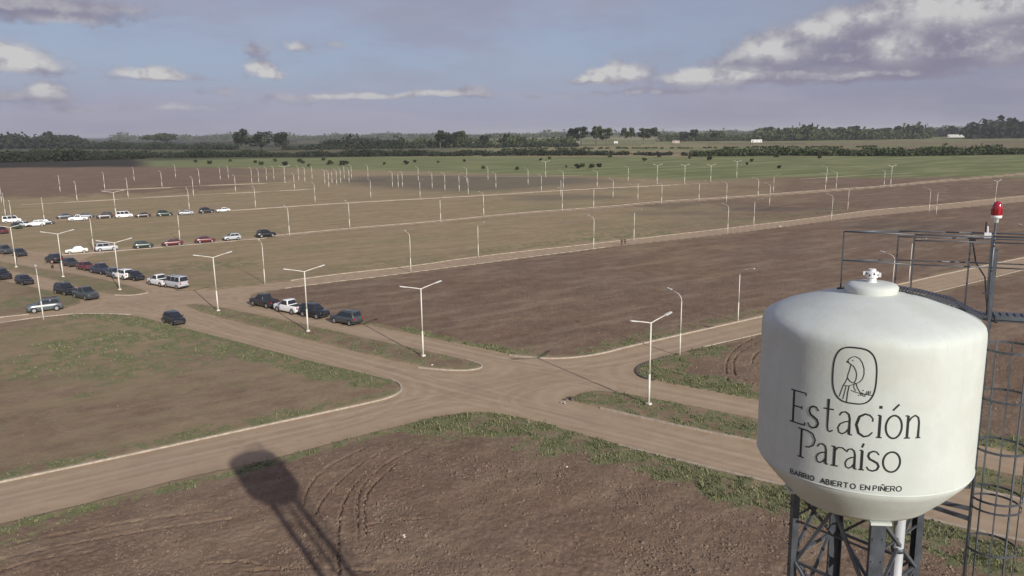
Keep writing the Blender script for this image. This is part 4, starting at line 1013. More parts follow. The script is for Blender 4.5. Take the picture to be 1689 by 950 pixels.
def make_car(kind, pname, pcol, label, group=None, cat='car'):
    q = KIND[kind]; L, Wd, bz, rz, (g0, g1), (t0, t1), hz, tz, wr = (q[k] for k in ('L', 'W', 'bz', 'rz', 'g', 't', 'hz', 'tz', 'wr'))
    M = paint(pname, pcol); h = L / 2; w_ = Wd / 2
    root = empty('parked_car' if kind != 'pickup' else 'pickup_truck')
    if kind == 'van': root.name = 'parked_van'
    def body():
        mb = MB(); st = []
        xs = [-h, -h + .05, -h + .25, -h + .9, g0 if g0 > -h + 1 else -h + 1.2, 0, g1, h - .75, h - .22, h - .04, h]
        for x in sorted(xs):
            f = abs(x) / h
            ww = w_ * (1 - .10 * max(0, (f - .80) / .20) ** 1.6) * (.93 if abs(x) > h - .01 else 1)
            if x >= g1: top = bz + (hz - bz) * (x - g1) / (h - g1) * 1.0 - .30 * max(0, (x - (h - .5)) / .5) ** 2 * .6
            elif x <= g0: top = bz + (tz - bz) * 1.0 - .10 * max(0, (-x - (h - .25)) / .25)
            else: top = bz
            lo = .26 + .14 * max(0, (f - .86) / .14)
            st.append([(x, -ww * .93, lo), (x, -ww, lo + .16), (x, -ww * 1.0, .60), (x, -ww * .97, top - .07), (x, -ww * .90, top), (x, ww * .90, top), (x, ww * .97, top - .07), (x, ww * 1.0, .60), (x, ww, lo + .16), (x, ww * .93, lo)])
        loft(mb, st)
        if kind == 'pickup':
            pass
        return mb, True
    b = link('body', car_mesh(kind, 'body', body, M), root)
    tw = w_ * .76
    def cab():
        mb = MB(); st = []
        for x, zt, ww in ((g0, bz - .02, w_ * .88), (t0, rz - .05, tw), (t0 + .2, rz, tw), ((t0 + t1) / 2, rz + .015, tw), (t1 - .15, rz - .01, tw), (t1, rz - .05, tw), (g1, bz - .02, w_ * .86)):
            st.append([(x, -w_ * .90, bz - .06), (x, -ww if zt > bz else -w_ * .89, max(zt - .05, bz - .04)), (x, -ww * .9, zt), (x, ww * .9, zt), (x, ww if zt > bz else w_ * .89, max(zt - .05, bz - .04)), (x, w_ * .90, bz - .06)])
        loft(mb, st); return mb, True
    link('cabin', car_mesh(kind, 'cabin', cab, M), root)
    def q4(a, b_, c_, d_, off):
        n = (Vector(b_) - Vector(a)).cross(Vector(d_) - Vector(a)).normalized() * off
        vs = [Vector(v) + n for v in (a, b_, c_, d_)]; vs += [Vector(v) - n * .3 for v in (a, b_, c_, d_)]
        return MB().add(vs, [(0, 1, 2, 3), (0, 4, 5, 1), (1, 5, 6, 2), (2, 6, 7, 3), (3, 7, 4, 0)])
    def lerp(a, b_, f): return a + (b_ - a) * f
    wb, wt_ = w_ * .84, tw * .86
    def ws(): return q4((lerp(g1, t1, .08), -wb, lerp(bz, rz, .08)), (lerp(g1, t1, .08), wb, lerp(bz, rz, .08)), (lerp(g1, t1, .93), wt_, rz - .07), (lerp(g1, t1, .93), -wt_, rz - .07), .03), False
    def rw(): return q4((lerp(g0, t0, .15), wb, lerp(bz, rz, .12)), (lerp(g0, t0, .15), -wb, lerp(bz, rz, .12)), (lerp(g0, t0, .90), -wt_, rz - .09), (lerp(g0, t0, .90), wt_, rz - .09), .03), False
    link('windscreen', car_mesh(kind, 'windscreen', ws, M_GLASS), root)
    link('rear_window', car_mesh(kind, 'rear_window', rw, M_GLASS), root)
    panes = [(.02, .46), (.50, .97)] if kind != 'van' else [(.02, .30), (.34, .62), (.66, .98)]
    for s in (-1, 1):
        for pi_, (a_, b2) in enumerate(panes):
            def sw():
                xb0, xb1 = lerp(g0 + .22, g1 - .30, a_), lerp(g0 + .22, g1 - .30, b2); xt0, xt1 = lerp(t0 + .12, t1 - .02, a_), lerp(t0 + .12, t1 - .02, b2)
                yb, yt = w_ * .885, tw * 1.0
                A_, B_, C_, D_ = (xb0, s * -yb, bz + .03), (xb1, s * -yb, bz + .03), (xt1, s * -yt, rz - .12), (xt0, s * -yt, rz - .12)
                return (q4(A_, B_, C_, D_, .03) if s > 0 else q4(B_, A_, D_, C_, .03)), False
            link('side_window', car_mesh(kind, 'side_window%d%d' % (s, pi_), sw, M_GLASS), root)
    for o_ in root.children:
        if o_.name.startswith('side_window'): o_.data.name = 'side_window'
    def whl(): return MB().tube([(0, -.105, 0), (0, -.09, 0), (0, .09, 0), (0, .105, 0)], [wr * .86, wr, wr, wr * .86], 18), True
    def rim(): return MB().tube([(0, -.112, 0), (0, .112, 0)], wr * .62, 12), False
    for sx_ in (-1, 1):
        for s in (-1, 1):
            wl_ = link('wheel', car_mesh(kind, 'wheel', whl, M_TYRE), root, (sx_ * h * .62, s * (w_ - .085), wr))
            link('rim', car_mesh(kind, 'rim', rim, M_RIM), wl_)
            def arch():
                mb = MB(); pts = [((wr + .07) * math.cos(R_(t)), 0, (wr + .07) * math.sin(R_(t))) for t in np.linspace(0, 180, 9)]
                mb.tube(pts, .035, 5); return mb, True
            link('wheel_arch', car_mesh(kind, 'wheel_arch', arch, M_TRIM), root, (sx_ * h * .62, s * (w_ - .02), wr))
    for s in (-1, 1):
        def hl(): return MB().box((0, 0, 0), (.12, .34, .17)), False
        link('headlight', car_mesh(kind, 'headlight', hl, M_HL), root, (h - .10, s * w_ * .66, hz - .24))
        def tl(): return MB().box((0, 0, 0), (.10, .20, .30)), False
        link('taillight', car_mesh(kind, 'taillight', tl, M_TL), root, (-h + .045, s * w_ * .76, tz - .22))
        def mr(): return MB().box((0, 0, 0), (.10, .20, .13)), False
        link('mirror', car_mesh(kind, 'mirror', mr, M_TRIM), root, (g1 - .30, s * (w_ + .06), bz + .06))
    def gr_(): return MB().box((0, 0, 0), (.08, Wd * .5, .16)), False
    link('grille', car_mesh(kind, 'grille', gr_, M_TRIM), root, (h - .02, 0, hz - .33))
    def bp(): return MB().box((0, 0, 0), (.14, Wd * .88, .18)), False
    for s in (-1, 1): link('bumper', car_mesh(kind, 'bumper', bp, M_TRIM), root, (s * (h - .03), 0, .42))
    if kind == 'pickup':
        def bed(): 
            mb = MB(); mb.box(((-h + g0) / 2 + .02, 0, bz + .012), (abs(-h - g0) - .28, Wd * .76, .02)); return mb, False
        link('cargo_bed', car_mesh(kind, 'cargo_bed', bed, M_TRIM), root)
    if kind in ('suv', 'van'):
        for s in (-1, 1):
            def rr_(): return MB().tube([(t0 + .2, 0, 0), ((t0 + t1) / 2, 0, .03), (t1 - .2, 0, 0)], .022, 6), True
            link('roof_rack', car_mesh(kind, 'roof_rack', rr_, M_TRIM), root, (0, s * tw * .82, rz + .03))
    tag(root, label, cat, group); return root
# heading: 'A' along the avenue facing the viewer's right, 'a' the opposite way, 'S' along the street away to the right, 's' the opposite way
DK = (.022, .024, .028); BKc = (.012, .012, .014); GY = (.075, .085, .095); SV = (.42, .43, .44); WH = (.72, .72, .70); RD = (.13, .018, .018); GN = (.025, .05, .03); BR = (.055, .035, .028); CR = (.68, .65, .55)
CARS = [
 ('suv', 'black', BKc, 90, 434, 'a', 'tall black van-like car parked on the avenue edge behind a lamp post', 'A'),
 ('hatch', 'blackish', (.03, .028, .03), 117, 440, 'A', 'small dark car between the tall black one and a red car', 'A'),
 ('sedan', 'dark_red', RD, 142, 446, 'A', 'dark red car nose to tail between two dark ones on the avenue', 'A'),
 ('pickup', 'dark_blue', (.03, .035, .06), 167, 452, 'A', 'dark blue pickup parked beside the red car', 'A'),
 ('hatch', 'grey', GY, 190, 458, 'A', 'grey hatchback partly behind a lamp post on the avenue', 'A'),
 ('suv', 'white', WH, 204, 461, 'a', 'white car just behind the black hatchback on the avenue', 'A'),
 ('hatch', 'black', BKc, 223, 463, 'A', 'black hatchback parked in front of a white car on the avenue edge', 'A'),
 ('pickup', 'white', WH, 264, 472, 'a', 'white pickup parked beside the silver van at the junction', 'A'),
 ('van', 'silver', SV, 291, 476, 'a', 'silver van parked at the corner of the dirt junction', 'A'),
 ('pickup', 'blackish', (.03, .028, .03), 437, 507, 'a', 'black pickup, first of four cars by the large bare plot', 'B'),
 ('pickup', 'white', WH, 478, 517, 'a', 'white pickup between two black cars by the large bare plot', 'B'),
 ('suv', 'black', BKc, 519, 525, 'A', 'black SUV behind the lamp post by the large bare plot', 'B'),
 ('suv', 'dark_grey', (.05, .058, .06), 572, 536, 'a', 'dark grey SUV, last of four cars by the large bare plot', 'B'),
 ('hatch', 'black', BKc, 288, 536, 'A', 'black car standing alone on the near carriageway', None),
 ('suv', 'black', BKc, 109, 487, 'A', 'black SUV behind a dark pickup on the near carriageway', 'C'),
 ('pickup', 'dark_grey', (.05, .058, .06), 142, 494, 'A', 'dark grey pickup in front of a black SUV', 'C'),
 ('suv', 'grey_green', (.085, .10, .105), 75, 515, 's', 'grey-green SUV behind a lamp post on the side road', None),
 ('hatch', 'black', BKc, 41, 470, 'A', 'black hatchback alone at the edge of the near carriageway', 'C'),
 ('suv', 'black', BKc, 4, 461, 'A', 'black car cut off by the left edge of the photo', 'C'),
 ('suv', 'dark_grey', (.05, .058, .06), 9, 419, 'A', 'dark grey car, far left end of the avenue line', 'A'),
 ('hatch', 'blackish', (.03, .028, .03), 33, 423, 'A', 'dark hatchback second in line at the far left of the avenue', 'A'),
 ('sedan', 'cream', CR, 127, 419, 's', 'cream sedan parked at the avenue end of the road with red cars', 'D'),
 ('suv', 'silver', SV, 176, 415, 'S', 'silver estate car behind the second lamp from the left on its road', 'D'),
 ('hatch', 'dark_green', GN, 237, 410, 'S', 'dark green hatchback left of two dark red cars', 'D'),
 ('sedan', 'dark_red', RD, 285, 406, 's', 'dark red car at the foot of a lamp post', 'D'),
 ('sedan', 'dark_red', RD, 339, 401, 'S', 'dark red car without a lamp post beside it', 'D'),
 ('hatch', 'silver', SV, 383, 397, 's', 'silver hatchback between a red and a black car', 'D'),
 ('suv', 'black', BKc, 439, 392, 'S', 'black car at the right end of the row with red cars', 'D'),
 ('sedan', 'grey', GY, 107, 361, 's', 'grey sedan at the left end of the long far row', 'E'),
 ('pickup', 'white', WH, 129, 365, 's', 'white pickup in front of a grey sedan in the far row', 'E'),
 ('sedan', 'grey', GY, 143, 360, 'S', 'grey sedan just left of a brown van in the far row', 'E'),
 ('suv', 'brown', BR, 173, 361, 's', 'dark brown SUV in the far row left of the white van', 'E'),
 ('van', 'white', WH, 205, 360, 'S', 'tall white van in the long far row', 'E'),
 ('sedan', 'dark_brown', (.05, .025, .018), 236, 359, 's', 'low dark brown car right of the tall white van', 'E'),
 ('suv', 'dark_green', GN, 272, 357, 'S', 'dark green car in the far row beside a lamp top', 'E'),
 ('sedan', 'silver', SV, 307, 355, 's', 'silver sedan in the far row at a lamp foot', 'E'),
 ('suv', 'blackish', (.03, .028, .03), 341, 352, 'S', 'black car next to last at the right of the far row', 'E'),
 ('sedan', 'white', WH, 368, 350.5, 's', 'small white car at the right end of the far row', 'E'),
 ('van', 'white', WH, 20, 368, 'S', 'white van in the far left cluster of cars', 'F'),
 ('hatch', 'dark_green', GN, 28, 378, 'A', 'dark green hatchback below the white van at far left', 'F'),
 ('hatch', 'white', WH, 42, 375, 'A', 'white hatchback right of the dark green one at far left', 'F'),
 ('suv', 'white', WH, 60, 374, 's', 'white SUV under the lamp in the far left cluster', 'F'),
 ('hatch', 'grey', GY, 77, 371, 'S', 'grey hatchback at the right of the far left cluster', 'F'),
 ('suv', 'dark_red', RD, 4, 386, 'A', 'dark red car cut off by the left edge of the photo', 'F'),
]
GRP = {'A': 'cars parked along the far kerb of the avenue', 'B': 'cars parked by the large bare plot', 'C': 'cars parked on the near carriageway', 'D': 'cars parked along the road with red cars', 'E': 'cars parked in the long far row', 'F': 'cars clustered at the far left', None: None}
for kind, pn, pc, x, y, hd, lab, gk in CARS:
    c_ = make_car(kind, pn, pc, lab, GRP[gk], {'pickup': 'pickup truck', 'van': 'van'}.get(kind, 'car'))
    X_, Y_ = gp(x, y, 0.0)
    n_ = math.hypot(X_, Y_); X_ += X_ / n_ * .9; Y_ += Y_ / n_ * .9     # the pixel names the near tyre line
    az_ = {'A': AVE, 'a': AVE + math.pi, 'S': STREET, 's': STREET + math.pi}[hd]
    if lab.startswith('black car standing alone'): az_ -= R_(8)
    c_.scale = (1, 1, 1.07)
    c_.location = (X_, Y_, .015 if gk in ('A', 'B', 'C', None) else .06); c_.rotation_euler[2] = az_ + R_(random.uniform(-3, 3))

# ------------------------------------------------------------------ people
M_SKIN = mat('skin', (.42, .27, .20), .6)
def person(x, y, top, trousers, heading, label, stride=.28):
    root = empty('person')
    def skin(name, verts, edges, m, root_i=0, sub=1):
        me = bpy.data.meshes.new(name); me.from_pydata([v[:3] for v in verts], edges, []); me.materials.append(m)
        o = link(name, me, root); md = o.modifiers.new('skin', 'SKIN')
        for i, v in enumerate(verts): me.skin_vertices[0].data[i].radius = (v[3], v[4] if len(v) > 4 else v[3])
        me.skin_vertices[0].data[root_i].use_root = True
        s_ = o.modifiers.new('sub', 'SUBSURF'); s_.levels = sub; s_.render_levels = sub
        me.polygons.foreach_set('use_smooth', [])
        return o
    f, b_ = stride, -stride
    v = [(0, 0, .95, .15, .11), (0, 0, 1.2, .13, .10), (0, 0, 1.42, .17, .10), (0, 0, 1.52, .055), (0.01, 0, 1.60, .085, .09), (0.01, 0, 1.72, .085, .095),
         (.02, .19, 1.40, .055), (b_ * .4, .25, 1.12, .042), (b_ * .2 + .08, .24, .90, .034), (b_ * .2 + .11, .235, .82, .03),
         (.02, -.19, 1.40, .055), (f * .2, -.25, 1.12, .042), (f * .5 + .12, -.23, .92, .034), (f * .5 + .16, -.225, .84, .03),
         (.02, .10, .88, .095), (f * .6, .10, .50, .065), (f * .75, .10, .09, .045), (f * .75 + .17, .11, .05, .04),
         (-.01, -.10, .88, .095), (b_ * .3, -.10, .50, .065), (b_ * 1.2, -.10, .12, .045), (b_ * 1.2 + .16, -.11, .05, .04)]
    e = [(0, 1), (1, 2), (2, 3), (3, 4), (4, 5), (2, 6), (6, 7), (7, 8), (8, 9), (2, 10), (10, 11), (11, 12), (12, 13), (0, 14), (14, 15), (15, 16), (16, 17), (0, 18), (18, 19), (19, 20), (20, 21)]
    skin('body', v, e, M_SKIN)
    tv = [(p[0], p[1], p[2], p[3] * 1.12, (p[4] if len(p) > 4 else p[3]) * 1.12) for p in (v[0], v[1], v[2], v[6], v[7], v[8], v[10], v[11], v[12])]
    skin('jacket', tv, [(0, 1), (1, 2), (2, 3), (3, 4), (4, 5), (2, 6), (6, 7), (7, 8)], top)
    tr = [(p[0], p[1], p[2], p[3] * 1.14, (p[4] if len(p) > 4 else p[3]) * 1.14) for p in (v[0], v[14], v[15], v[16], v[18], v[19], v[20])]
    skin('trousers', tr, [(0, 1), (1, 2), (2, 3), (0, 4), (4, 5), (5, 6)], trousers)
    MB().lathe([(.02, 1.62), (.088, 1.66), (.098, 1.72), (.085, 1.78), (.04, 1.815), (.005, 1.82)], 12).build('hair', mat('dark_hair', (.02, .016, .014), .8), root, True)
    X_, Y_ = gp(x, y, .02); root.location = (X_, Y_, .03); root.rotation_euler[2] = heading
    tag(root, label, 'person', 'people walking on the dirt roads')
M_CB = mat('black_cloth', (.012, .012, .014), .9); M_CW = mat('white_cloth', (.75, .75, .72), .9); M_CG = mat('grey_cloth', (.08, .08, .085), .9)
person(1025.5, 405, M_CB, M_CB, STREET, 'person in black walking on the pale road, the left of the two walkers')
person(1031, 404, M_CG, M_CB, STREET, 'person in dark grey walking on the pale road, the right of the two walkers')
person(87, 444, M_CB, M_CB, AVE, 'person in black standing before the tall black car on the avenue', .1)
person(1039, 308, M_CW, M_CG, STREET, 'person in white far off on the thin bright road before the pasture', .15)

# ------------------------------------------------------------------ small things lying about
M_CONC = mat('broken_concrete', (.42, .38, .33), .9, var=.2, scale=6)
M_BAG = mat('white_bag', (.78, .76, .70), .7)
M_DIRT = mat('dark_dirt', (.10, .08, .065), .95)
def lump(name, x, y, s, m, label, cat, n=1, squash=.6):
    X_, Y_ = gp(x, y, .1); rnd = random.Random(int(x * 7 + y)); mb = MB()
    for k in range(n):
        cx_, cy_ = rnd.uniform(-s, s) * (n > 1), rnd.uniform(-s, s) * (n > 1); r_ = s * rnd.uniform(.6, 1.0) * (1 if n == 1 else .6)
        bm = bmesh.new(); bmesh.ops.create_icosphere(bm, subdivisions=2, radius=r_)
        for v in bm.verts: v.co *= rnd.uniform(.72, 1.2); v.co.z = max(v.co.z * squash, -.02)
        mb.add([(v.co.x + cx_, v.co.y + cy_, v.co.z + .0) for v in bm.verts], [tuple(v.index for v in f.verts) for f in bm.faces]); bm.free()
    o = mb.build(name, m, None); o.location = (X_, Y_, .09); tag(o, label, cat); return o
lump('rubble_heap', 937, 657, .40, M_DIRT, 'dark lump of rubble at the pointed end of the right median', 'rubble', 4, .9)
lump('rubble_heap', 928, 664, .22, M_CONC, 'pale broken concrete beside the dark rubble on the right median', 'rubble', 3)
lump('white_bag', 664, 884, .17, M_BAG, 'white bag lying in the ploughed foreground soil right of the tank shadow', 'bag', 2)
lump('white_bag', 935, 770, .12, M_BAG, 'small white scrap in the near plot below the green verge', 'bag')
lump('white_stone', 713, 602, .22, M_BAG, 'white stone on the grass by the foot of a double-arm lamp', 'stone')
lump('white_bag', 1287, 373.5, .55, M_BAG, 'white sack lying on the pale road left of the tower railing', 'bag', 2)
lump('dirt_heap', 1172, 539, .5, M_DIRT, 'small dark heap of earth on the kerb left of the tank', 'earth', 3, .7)

# ------------------------------------------------------------------ trees, hedges and houses beyond the plots
def leaf_mat(name, a, b_, sc):
    M = bpy.data.materials.new(name); M.use_nodes = True; t = NT(M.node_tree); b = t.k['Principled BSDF']
    P = t.new('ShaderNodeNewGeometry').outputs['Position']
    c = t.mix(t.ss(t.noise(P, sc, 4, .6), .35, .65), a, b_)
    t.put(b.inputs['Base Color'], c); b.inputs['Roughness'].default_value = .85; b.inputs['Specular IOR Level'].default_value = .1
    return M
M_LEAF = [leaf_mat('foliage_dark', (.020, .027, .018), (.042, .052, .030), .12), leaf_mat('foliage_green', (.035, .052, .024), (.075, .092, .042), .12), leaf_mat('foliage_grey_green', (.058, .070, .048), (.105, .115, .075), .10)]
M_BARK = mat('bark', (.10, .075, .055), .9)
M_BARKP = mat('pale_bark', (.26, .22, .17), .9)
TREE = {}
def clump(n, cen, rad, size, rnd):
    """n small leaf faces filling an ellipsoid"""
    d = rnd.normal(0, 1, (n, 3)); d /= np.linalg.norm(d, axis=1)[:, None]; r = rnd.uniform(.45, 1.05, n) ** .6
    c = np.array(cen) + d * r[:, None] * np.array(rad)
    u = rnd.normal(0, 1, (n, 3)); u /= np.linalg.norm(u, axis=1)[:, None]
    v = np.cross(u, rnd.normal(0, 1, (n, 3))); v /= np.linalg.norm(v, axis=1)[:, None]
    s = size * rnd.uniform(.6, 1.4, (n, 1))
    q = np.stack([c - u * s - v * s * .6, c + u * s * .9 - v * s * .5, c + u * s * .7 + v * s * .8, c - u * s * .6 + v * s * .7], 1)
    return q.reshape(-1, 3)
def tree_template(key, H, W_, kind, seed):
    """meshes (trunk, crown) for a tree H tall and W_ wide"""
    rnd = np.random.default_rng(seed); tr = MB(); cr = []
    bole = {'round': .18, 'tall': .38, 'wide': .16, 'poplar': .08, 'low': .05}[kind]
    tr.tube([(0, 0, -.2), (rnd.normal(0, .2), 0, H * bole), (rnd.normal(0, .5), rnd.normal(0, .5), H * .62), (rnd.normal(0, .8), rnd.normal(0, .8), H * .88)], [H * .022, H * .017, H * .010, H * .003], 7)
    nl = {'round': 9, 'tall': 10, 'wide': 12, 'poplar': 8, 'low': 9}[kind]
    for k in range(nl):
        a = 2.4 * k + rnd.uniform(-.4, .4); f = (k + .5) / nl
        if kind == 'poplar': rad, zc = W_ * .22 * math.sin(math.pi * min(1, f * .9 + .1)), H * (.12 + .82 * f)
        elif kind == 'tall': rad, zc = W_ * .36 * rnd.uniform(.3, 1), H * rnd.uniform(.45, .90)
        elif kind == 'wide': rad, zc = W_ * .40 * rnd.uniform(.4, 1), H * rnd.uniform(.45, .82)
        else: rad, zc = W_ * .38 * rnd.uniform(.2, 1), H * rnd.uniform(.26 if kind == 'low' else .32, .84)
        c = (rad * math.cos(a), rad * math.sin(a), zc)
        sx_ = W_ * {'round': .21, 'tall': .19, 'wide': .18, 'poplar': .20, 'low': .17}[kind] * rnd.uniform(.75, 1.25); sz_ = H * {'round': .15, 'tall': .11, 'wide': .12, 'poplar': .11, 'low': .20}[kind] * rnd.uniform(.8, 1.2)
        cr.append(clump(110, c, (sx_, sx_, sz_), max(.35, H * .036), rnd))
        if kind != 'low': tr.tube([(0, 0, min(zc * .55, H * .6)), (c[0] * .6, c[1] * .6, zc * .85), c], [H * .008, H * .006, H * .002], 5)
    V_ = np.concatenate(cr); F_ = np.arange(len(V_)).reshape(-1, 4)
    TREE[key] = (tr, V_, F_)
for k, a in dict(round0=(20, 17, 'round', 1), round1=(16, 15, 'round', 2), round2=(24, 19, 'round', 3), tall0=(32, 17, 'tall', 4), tall1=(28, 15, 'tall', 5), tall2=(36, 22, 'tall', 6), wide0=(18, 24, 'wide', 7), wide1=(14, 20, 'wide', 8), poplar0=(24, 7, 'poplar', 9), low0=(3.6, 7.0, 'low', 10), low1=(3.4, 5.4, 'low', 11), low2=(4.4, 5.2, 'low', 22)).items():
    tree_template(k, *a)
TM = {}
def put_tree(key, x, y, H, W_, leaf, label, group, name='tree', cat='tree', bark=M_BARK):
    """tree with its foot at pixel x, y, H metres tall and W_ wide"""
    tr, V_, F_ = TREE[key]; h0 = V_[:, 2].max(); w0 = np.ptp(V_[:, 0])
    if (key, leaf) not in TM:
        TM[(key, leaf)] = (tr.mesh('trunk', bark, True), big_mesh('crown', V_, F_, M_LEAF[leaf]))
    X_, Y_ = gp(x, y); root = empty(name, (X_, Y_, 0), random.uniform(0, 6.28)); root.scale = (W_ / w0, W_ / w0, H / h0)
    link('trunk', TM[(key, leaf)][0], root); link('crown', TM[(key, leaf)][1], root)
    return tag(root, label, cat, group)
def h_at(x, ybase, ytop):
    X_, Y_ = gp(x, ybase); lo, hi = 0.5, 90
    for _ in range(30):
        m_ = (lo + hi) / 2
        if proj(X_, Y_, m_)[1] > ytop: lo = m_
        else: hi = m_
    return m_
def w_at(x, ybase, wpx):
    a, b_ = gp(x, ybase), gp(x + wpx, ybase); return math.hypot(a[0] - b_[0], a[1] - b_[1])
# trees one can tell apart: px of the foot, px of the top, width px
TR_ = [
 ('round2', 398, 248, 211.5, 27, 0, 'tall dark rounded tree, left of the three standing alone above the left fields', 'three lone trees'),
 ('round0', 431, 248, 216, 33, 0, 'broad dark tree, middle of the three standing alone above the left fields', 'three lone trees'),
 ('round1', 464, 248, 217, 27, 0, 'dark tree, right of the three standing alone above the left fields', 'three lone trees'),
 ('poplar0', 84, 243, 216, 10, 0, 'slim dark tree rising highest over the left woods', None),
 ('wide0', 103, 243, 222, 26, 0, 'dark flat-topped tree right of the slim one over the left woods', None),
 ('round1', 122, 243, 225, 14, 0, 'small dark tree at the right end of the raised left woods', None),
 ('wide1', 257, 240, 219, 26, 1, 'wide grey tree of a far grove left of the three lone trees', 'grove left of the lone trees'),
 ('wide0', 277, 240, 220, 24, 1, 'right-hand wide tree of the far grove left of the three lone trees', 'grove left of the lone trees'),
 ('tall1', 726, 244, 214, 16, 0, 'dark pointed tree over the white farmhouse, tallest near the picture centre', 'trees round the white farmhouse'),
 ('wide0', 745, 244, 217, 26, 0, 'dense dark tree left of the white farmhouse', 'trees round the white farmhouse'),
 ('tall0', 762, 243, 215, 18, 1, 'greener tall tree directly left of the white farmhouse', 'trees round the white farmhouse'),
 ('round1', 800, 243, 222, 18, 0, 'round dark tree right of the white farmhouse', 'trees round the white farmhouse'),
 ('poplar0', 834, 243, 220, 9, 0, 'narrow dark tree standing alone right of the white farmhouse', None),
 ('round0', 862, 242, 225, 18, 1, 'low round tree between the narrow tree and the eucalyptus grove', None),
 ('tall0', 944, 240, 211, 20, 0, 'dark eucalyptus at the left end of the central grove', 'eucalyptus grove near the centre'),
 ('tall2', 960, 240, 207.5, 22, 0, 'tallest dark eucalyptus of the central grove', 'eucalyptus grove near the centre'),
 ('tall1', 983, 240, 206.5, 18, 1, 'tall eucalyptus in the middle of the central grove', 'eucalyptus grove near the centre'),
 ('tall2', 1001, 240, 210, 22, 1, 'eucalyptus at the right end of the central grove', 'eucalyptus grove near the centre'),
 ('tall1', 1031, 237, 210, 14, 1, 'left tree of the pair right of the central grove', 'second eucalyptus group'),
 ('tall0', 1041, 237, 209.5, 12, 1, 'right tree of the pair right of the central grove', 'second eucalyptus group'),
 ('tall2', 1061, 237, 210, 20, 1, 'eucalyptus left of a twin beside the pink roof', 'second eucalyptus group'),
 ('tall0', 1078, 237, 209.5, 20, 1, 'eucalyptus right of its twin beside the pink roof', 'second eucalyptus group'),
 ('round0', 1127, 235, 216, 17, 0, 'round tree left of a taller one above the pink roof', None),
 ('tall1', 1144, 235, 212.5, 15, 0, 'slim tree right of a round one above the pink roof', None),
 ('wide0', 1183, 235, 215, 24, 1, 'wide green tree left of the white shed', None),
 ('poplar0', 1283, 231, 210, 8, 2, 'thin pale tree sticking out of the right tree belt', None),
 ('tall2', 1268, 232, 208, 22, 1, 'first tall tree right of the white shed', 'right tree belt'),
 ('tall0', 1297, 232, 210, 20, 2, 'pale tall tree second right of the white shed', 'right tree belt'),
 ('tall1', 1336, 231, 208.5, 20, 1, 'tall tree in the right belt after a gap', 'right tree belt'),
 ('wide0', 1383, 230, 209, 30, 1, 'broad tree in the right belt above the dark shrubs', 'right tree belt'),
 ('tall2', 1409, 230, 206.5, 24, 0, 'tallest dark tree of the right belt', 'right tree belt'),
 ('wide1', 1452, 229, 210, 32, 1, 'wide low tree in the right belt', 'right tree belt'),
 ('tall0', 1483, 229, 207, 22, 1, 'tall tree left of a taller crown in the right belt', 'right tree belt'),
 ('tall2', 1507, 229, 205.5, 26, 1, 'tall full crown left of the white house at right', 'right tree belt'),
 ('round2', 1571, 226, 206.5, 24, 0, 'dark round tree behind the white house at right', 'right tree belt'),
 ('round0', 1610, 228, 210, 20, 0, 'dark tree right of the long white roof', 'dark wood at the right edge'),
 ('wide0', 1636, 228, 206, 34, 0, 'wide dark tree at the left of the right edge wood', 'dark wood at the right edge'),
 ('round2', 1658, 228, 203.5, 30, 0, 'tallest dark tree of the right edge wood', 'dark wood at the right edge'),
 ('wide0', 1684, 228, 202.5, 34, 0, 'dark tree cut by the right edge of the photo', 'dark wood at the right edge'),
]
for i, (k, x, yb, yt, wpx, lf, lab, grp_) in enumerate(TR_):
    if lab is None: continue
    put_tree(k, x, yb, h_at(x, yb, yt), w_at(x, yb, wpx), lf, lab, grp_, bark=M_BARKP if k.startswith('tall') else M_BARK)
# shrubs dotted over the pasture
SH = [(323, 268, 6), (345, 271, 9), (380, 267, 6), (421, 269, 6), (432, 272.5, 9), (454, 267, 7), (470, 273, 10), (494, 268, 9), (500, 270, 7), (510, 275, 6), (533, 265, 7), (545, 272, 12), (566, 273, 13), (572, 271, 8), (634, 272, 6), (670, 271, 10), (684, 268, 6), (723, 269, 5),
      (766, 267, 6), (798, 279, 8), (853, 281, 8), (892, 265, 6), (907, 263, 7), (934, 277, 5), (953, 278, 13), (962, 276, 10), (976, 278, 12), (988, 276, 10), (1006, 260, 8), (1063, 266, 9), (1088, 259, 10), (1137, 262, 7), (1170, 265, 11), (1232, 272, 6), (1239, 267, 8), (1285, 278, 8), (1280, 260, 9), (1352, 262, 8)]
SH.sort()
for i, (x, y, wpx) in enumerate(SH):
    lab = 'small dark green shrub in the green pasture, %s shrub' % (ORD[i] + ' from the left' if 0 < i < len(ORD) else ORD[0]) if i < 28 else 'small dark green shrub in the pasture, %s shrub from the right' % ['last', 'second', 'third', 'fourth', 'fifth', 'sixth', 'seventh', 'eighth', 'ninth', 'tenth'][len(SH) - 1 - i]
    put_tree('low%d' % (i % 3), x, y, w_at(x, y, wpx) * .5 + .9, w_at(x, y, wpx), 1 if i % 3 else 0, lab, 'shrubs dotted over the pasture', 'shrub', 'shrub')

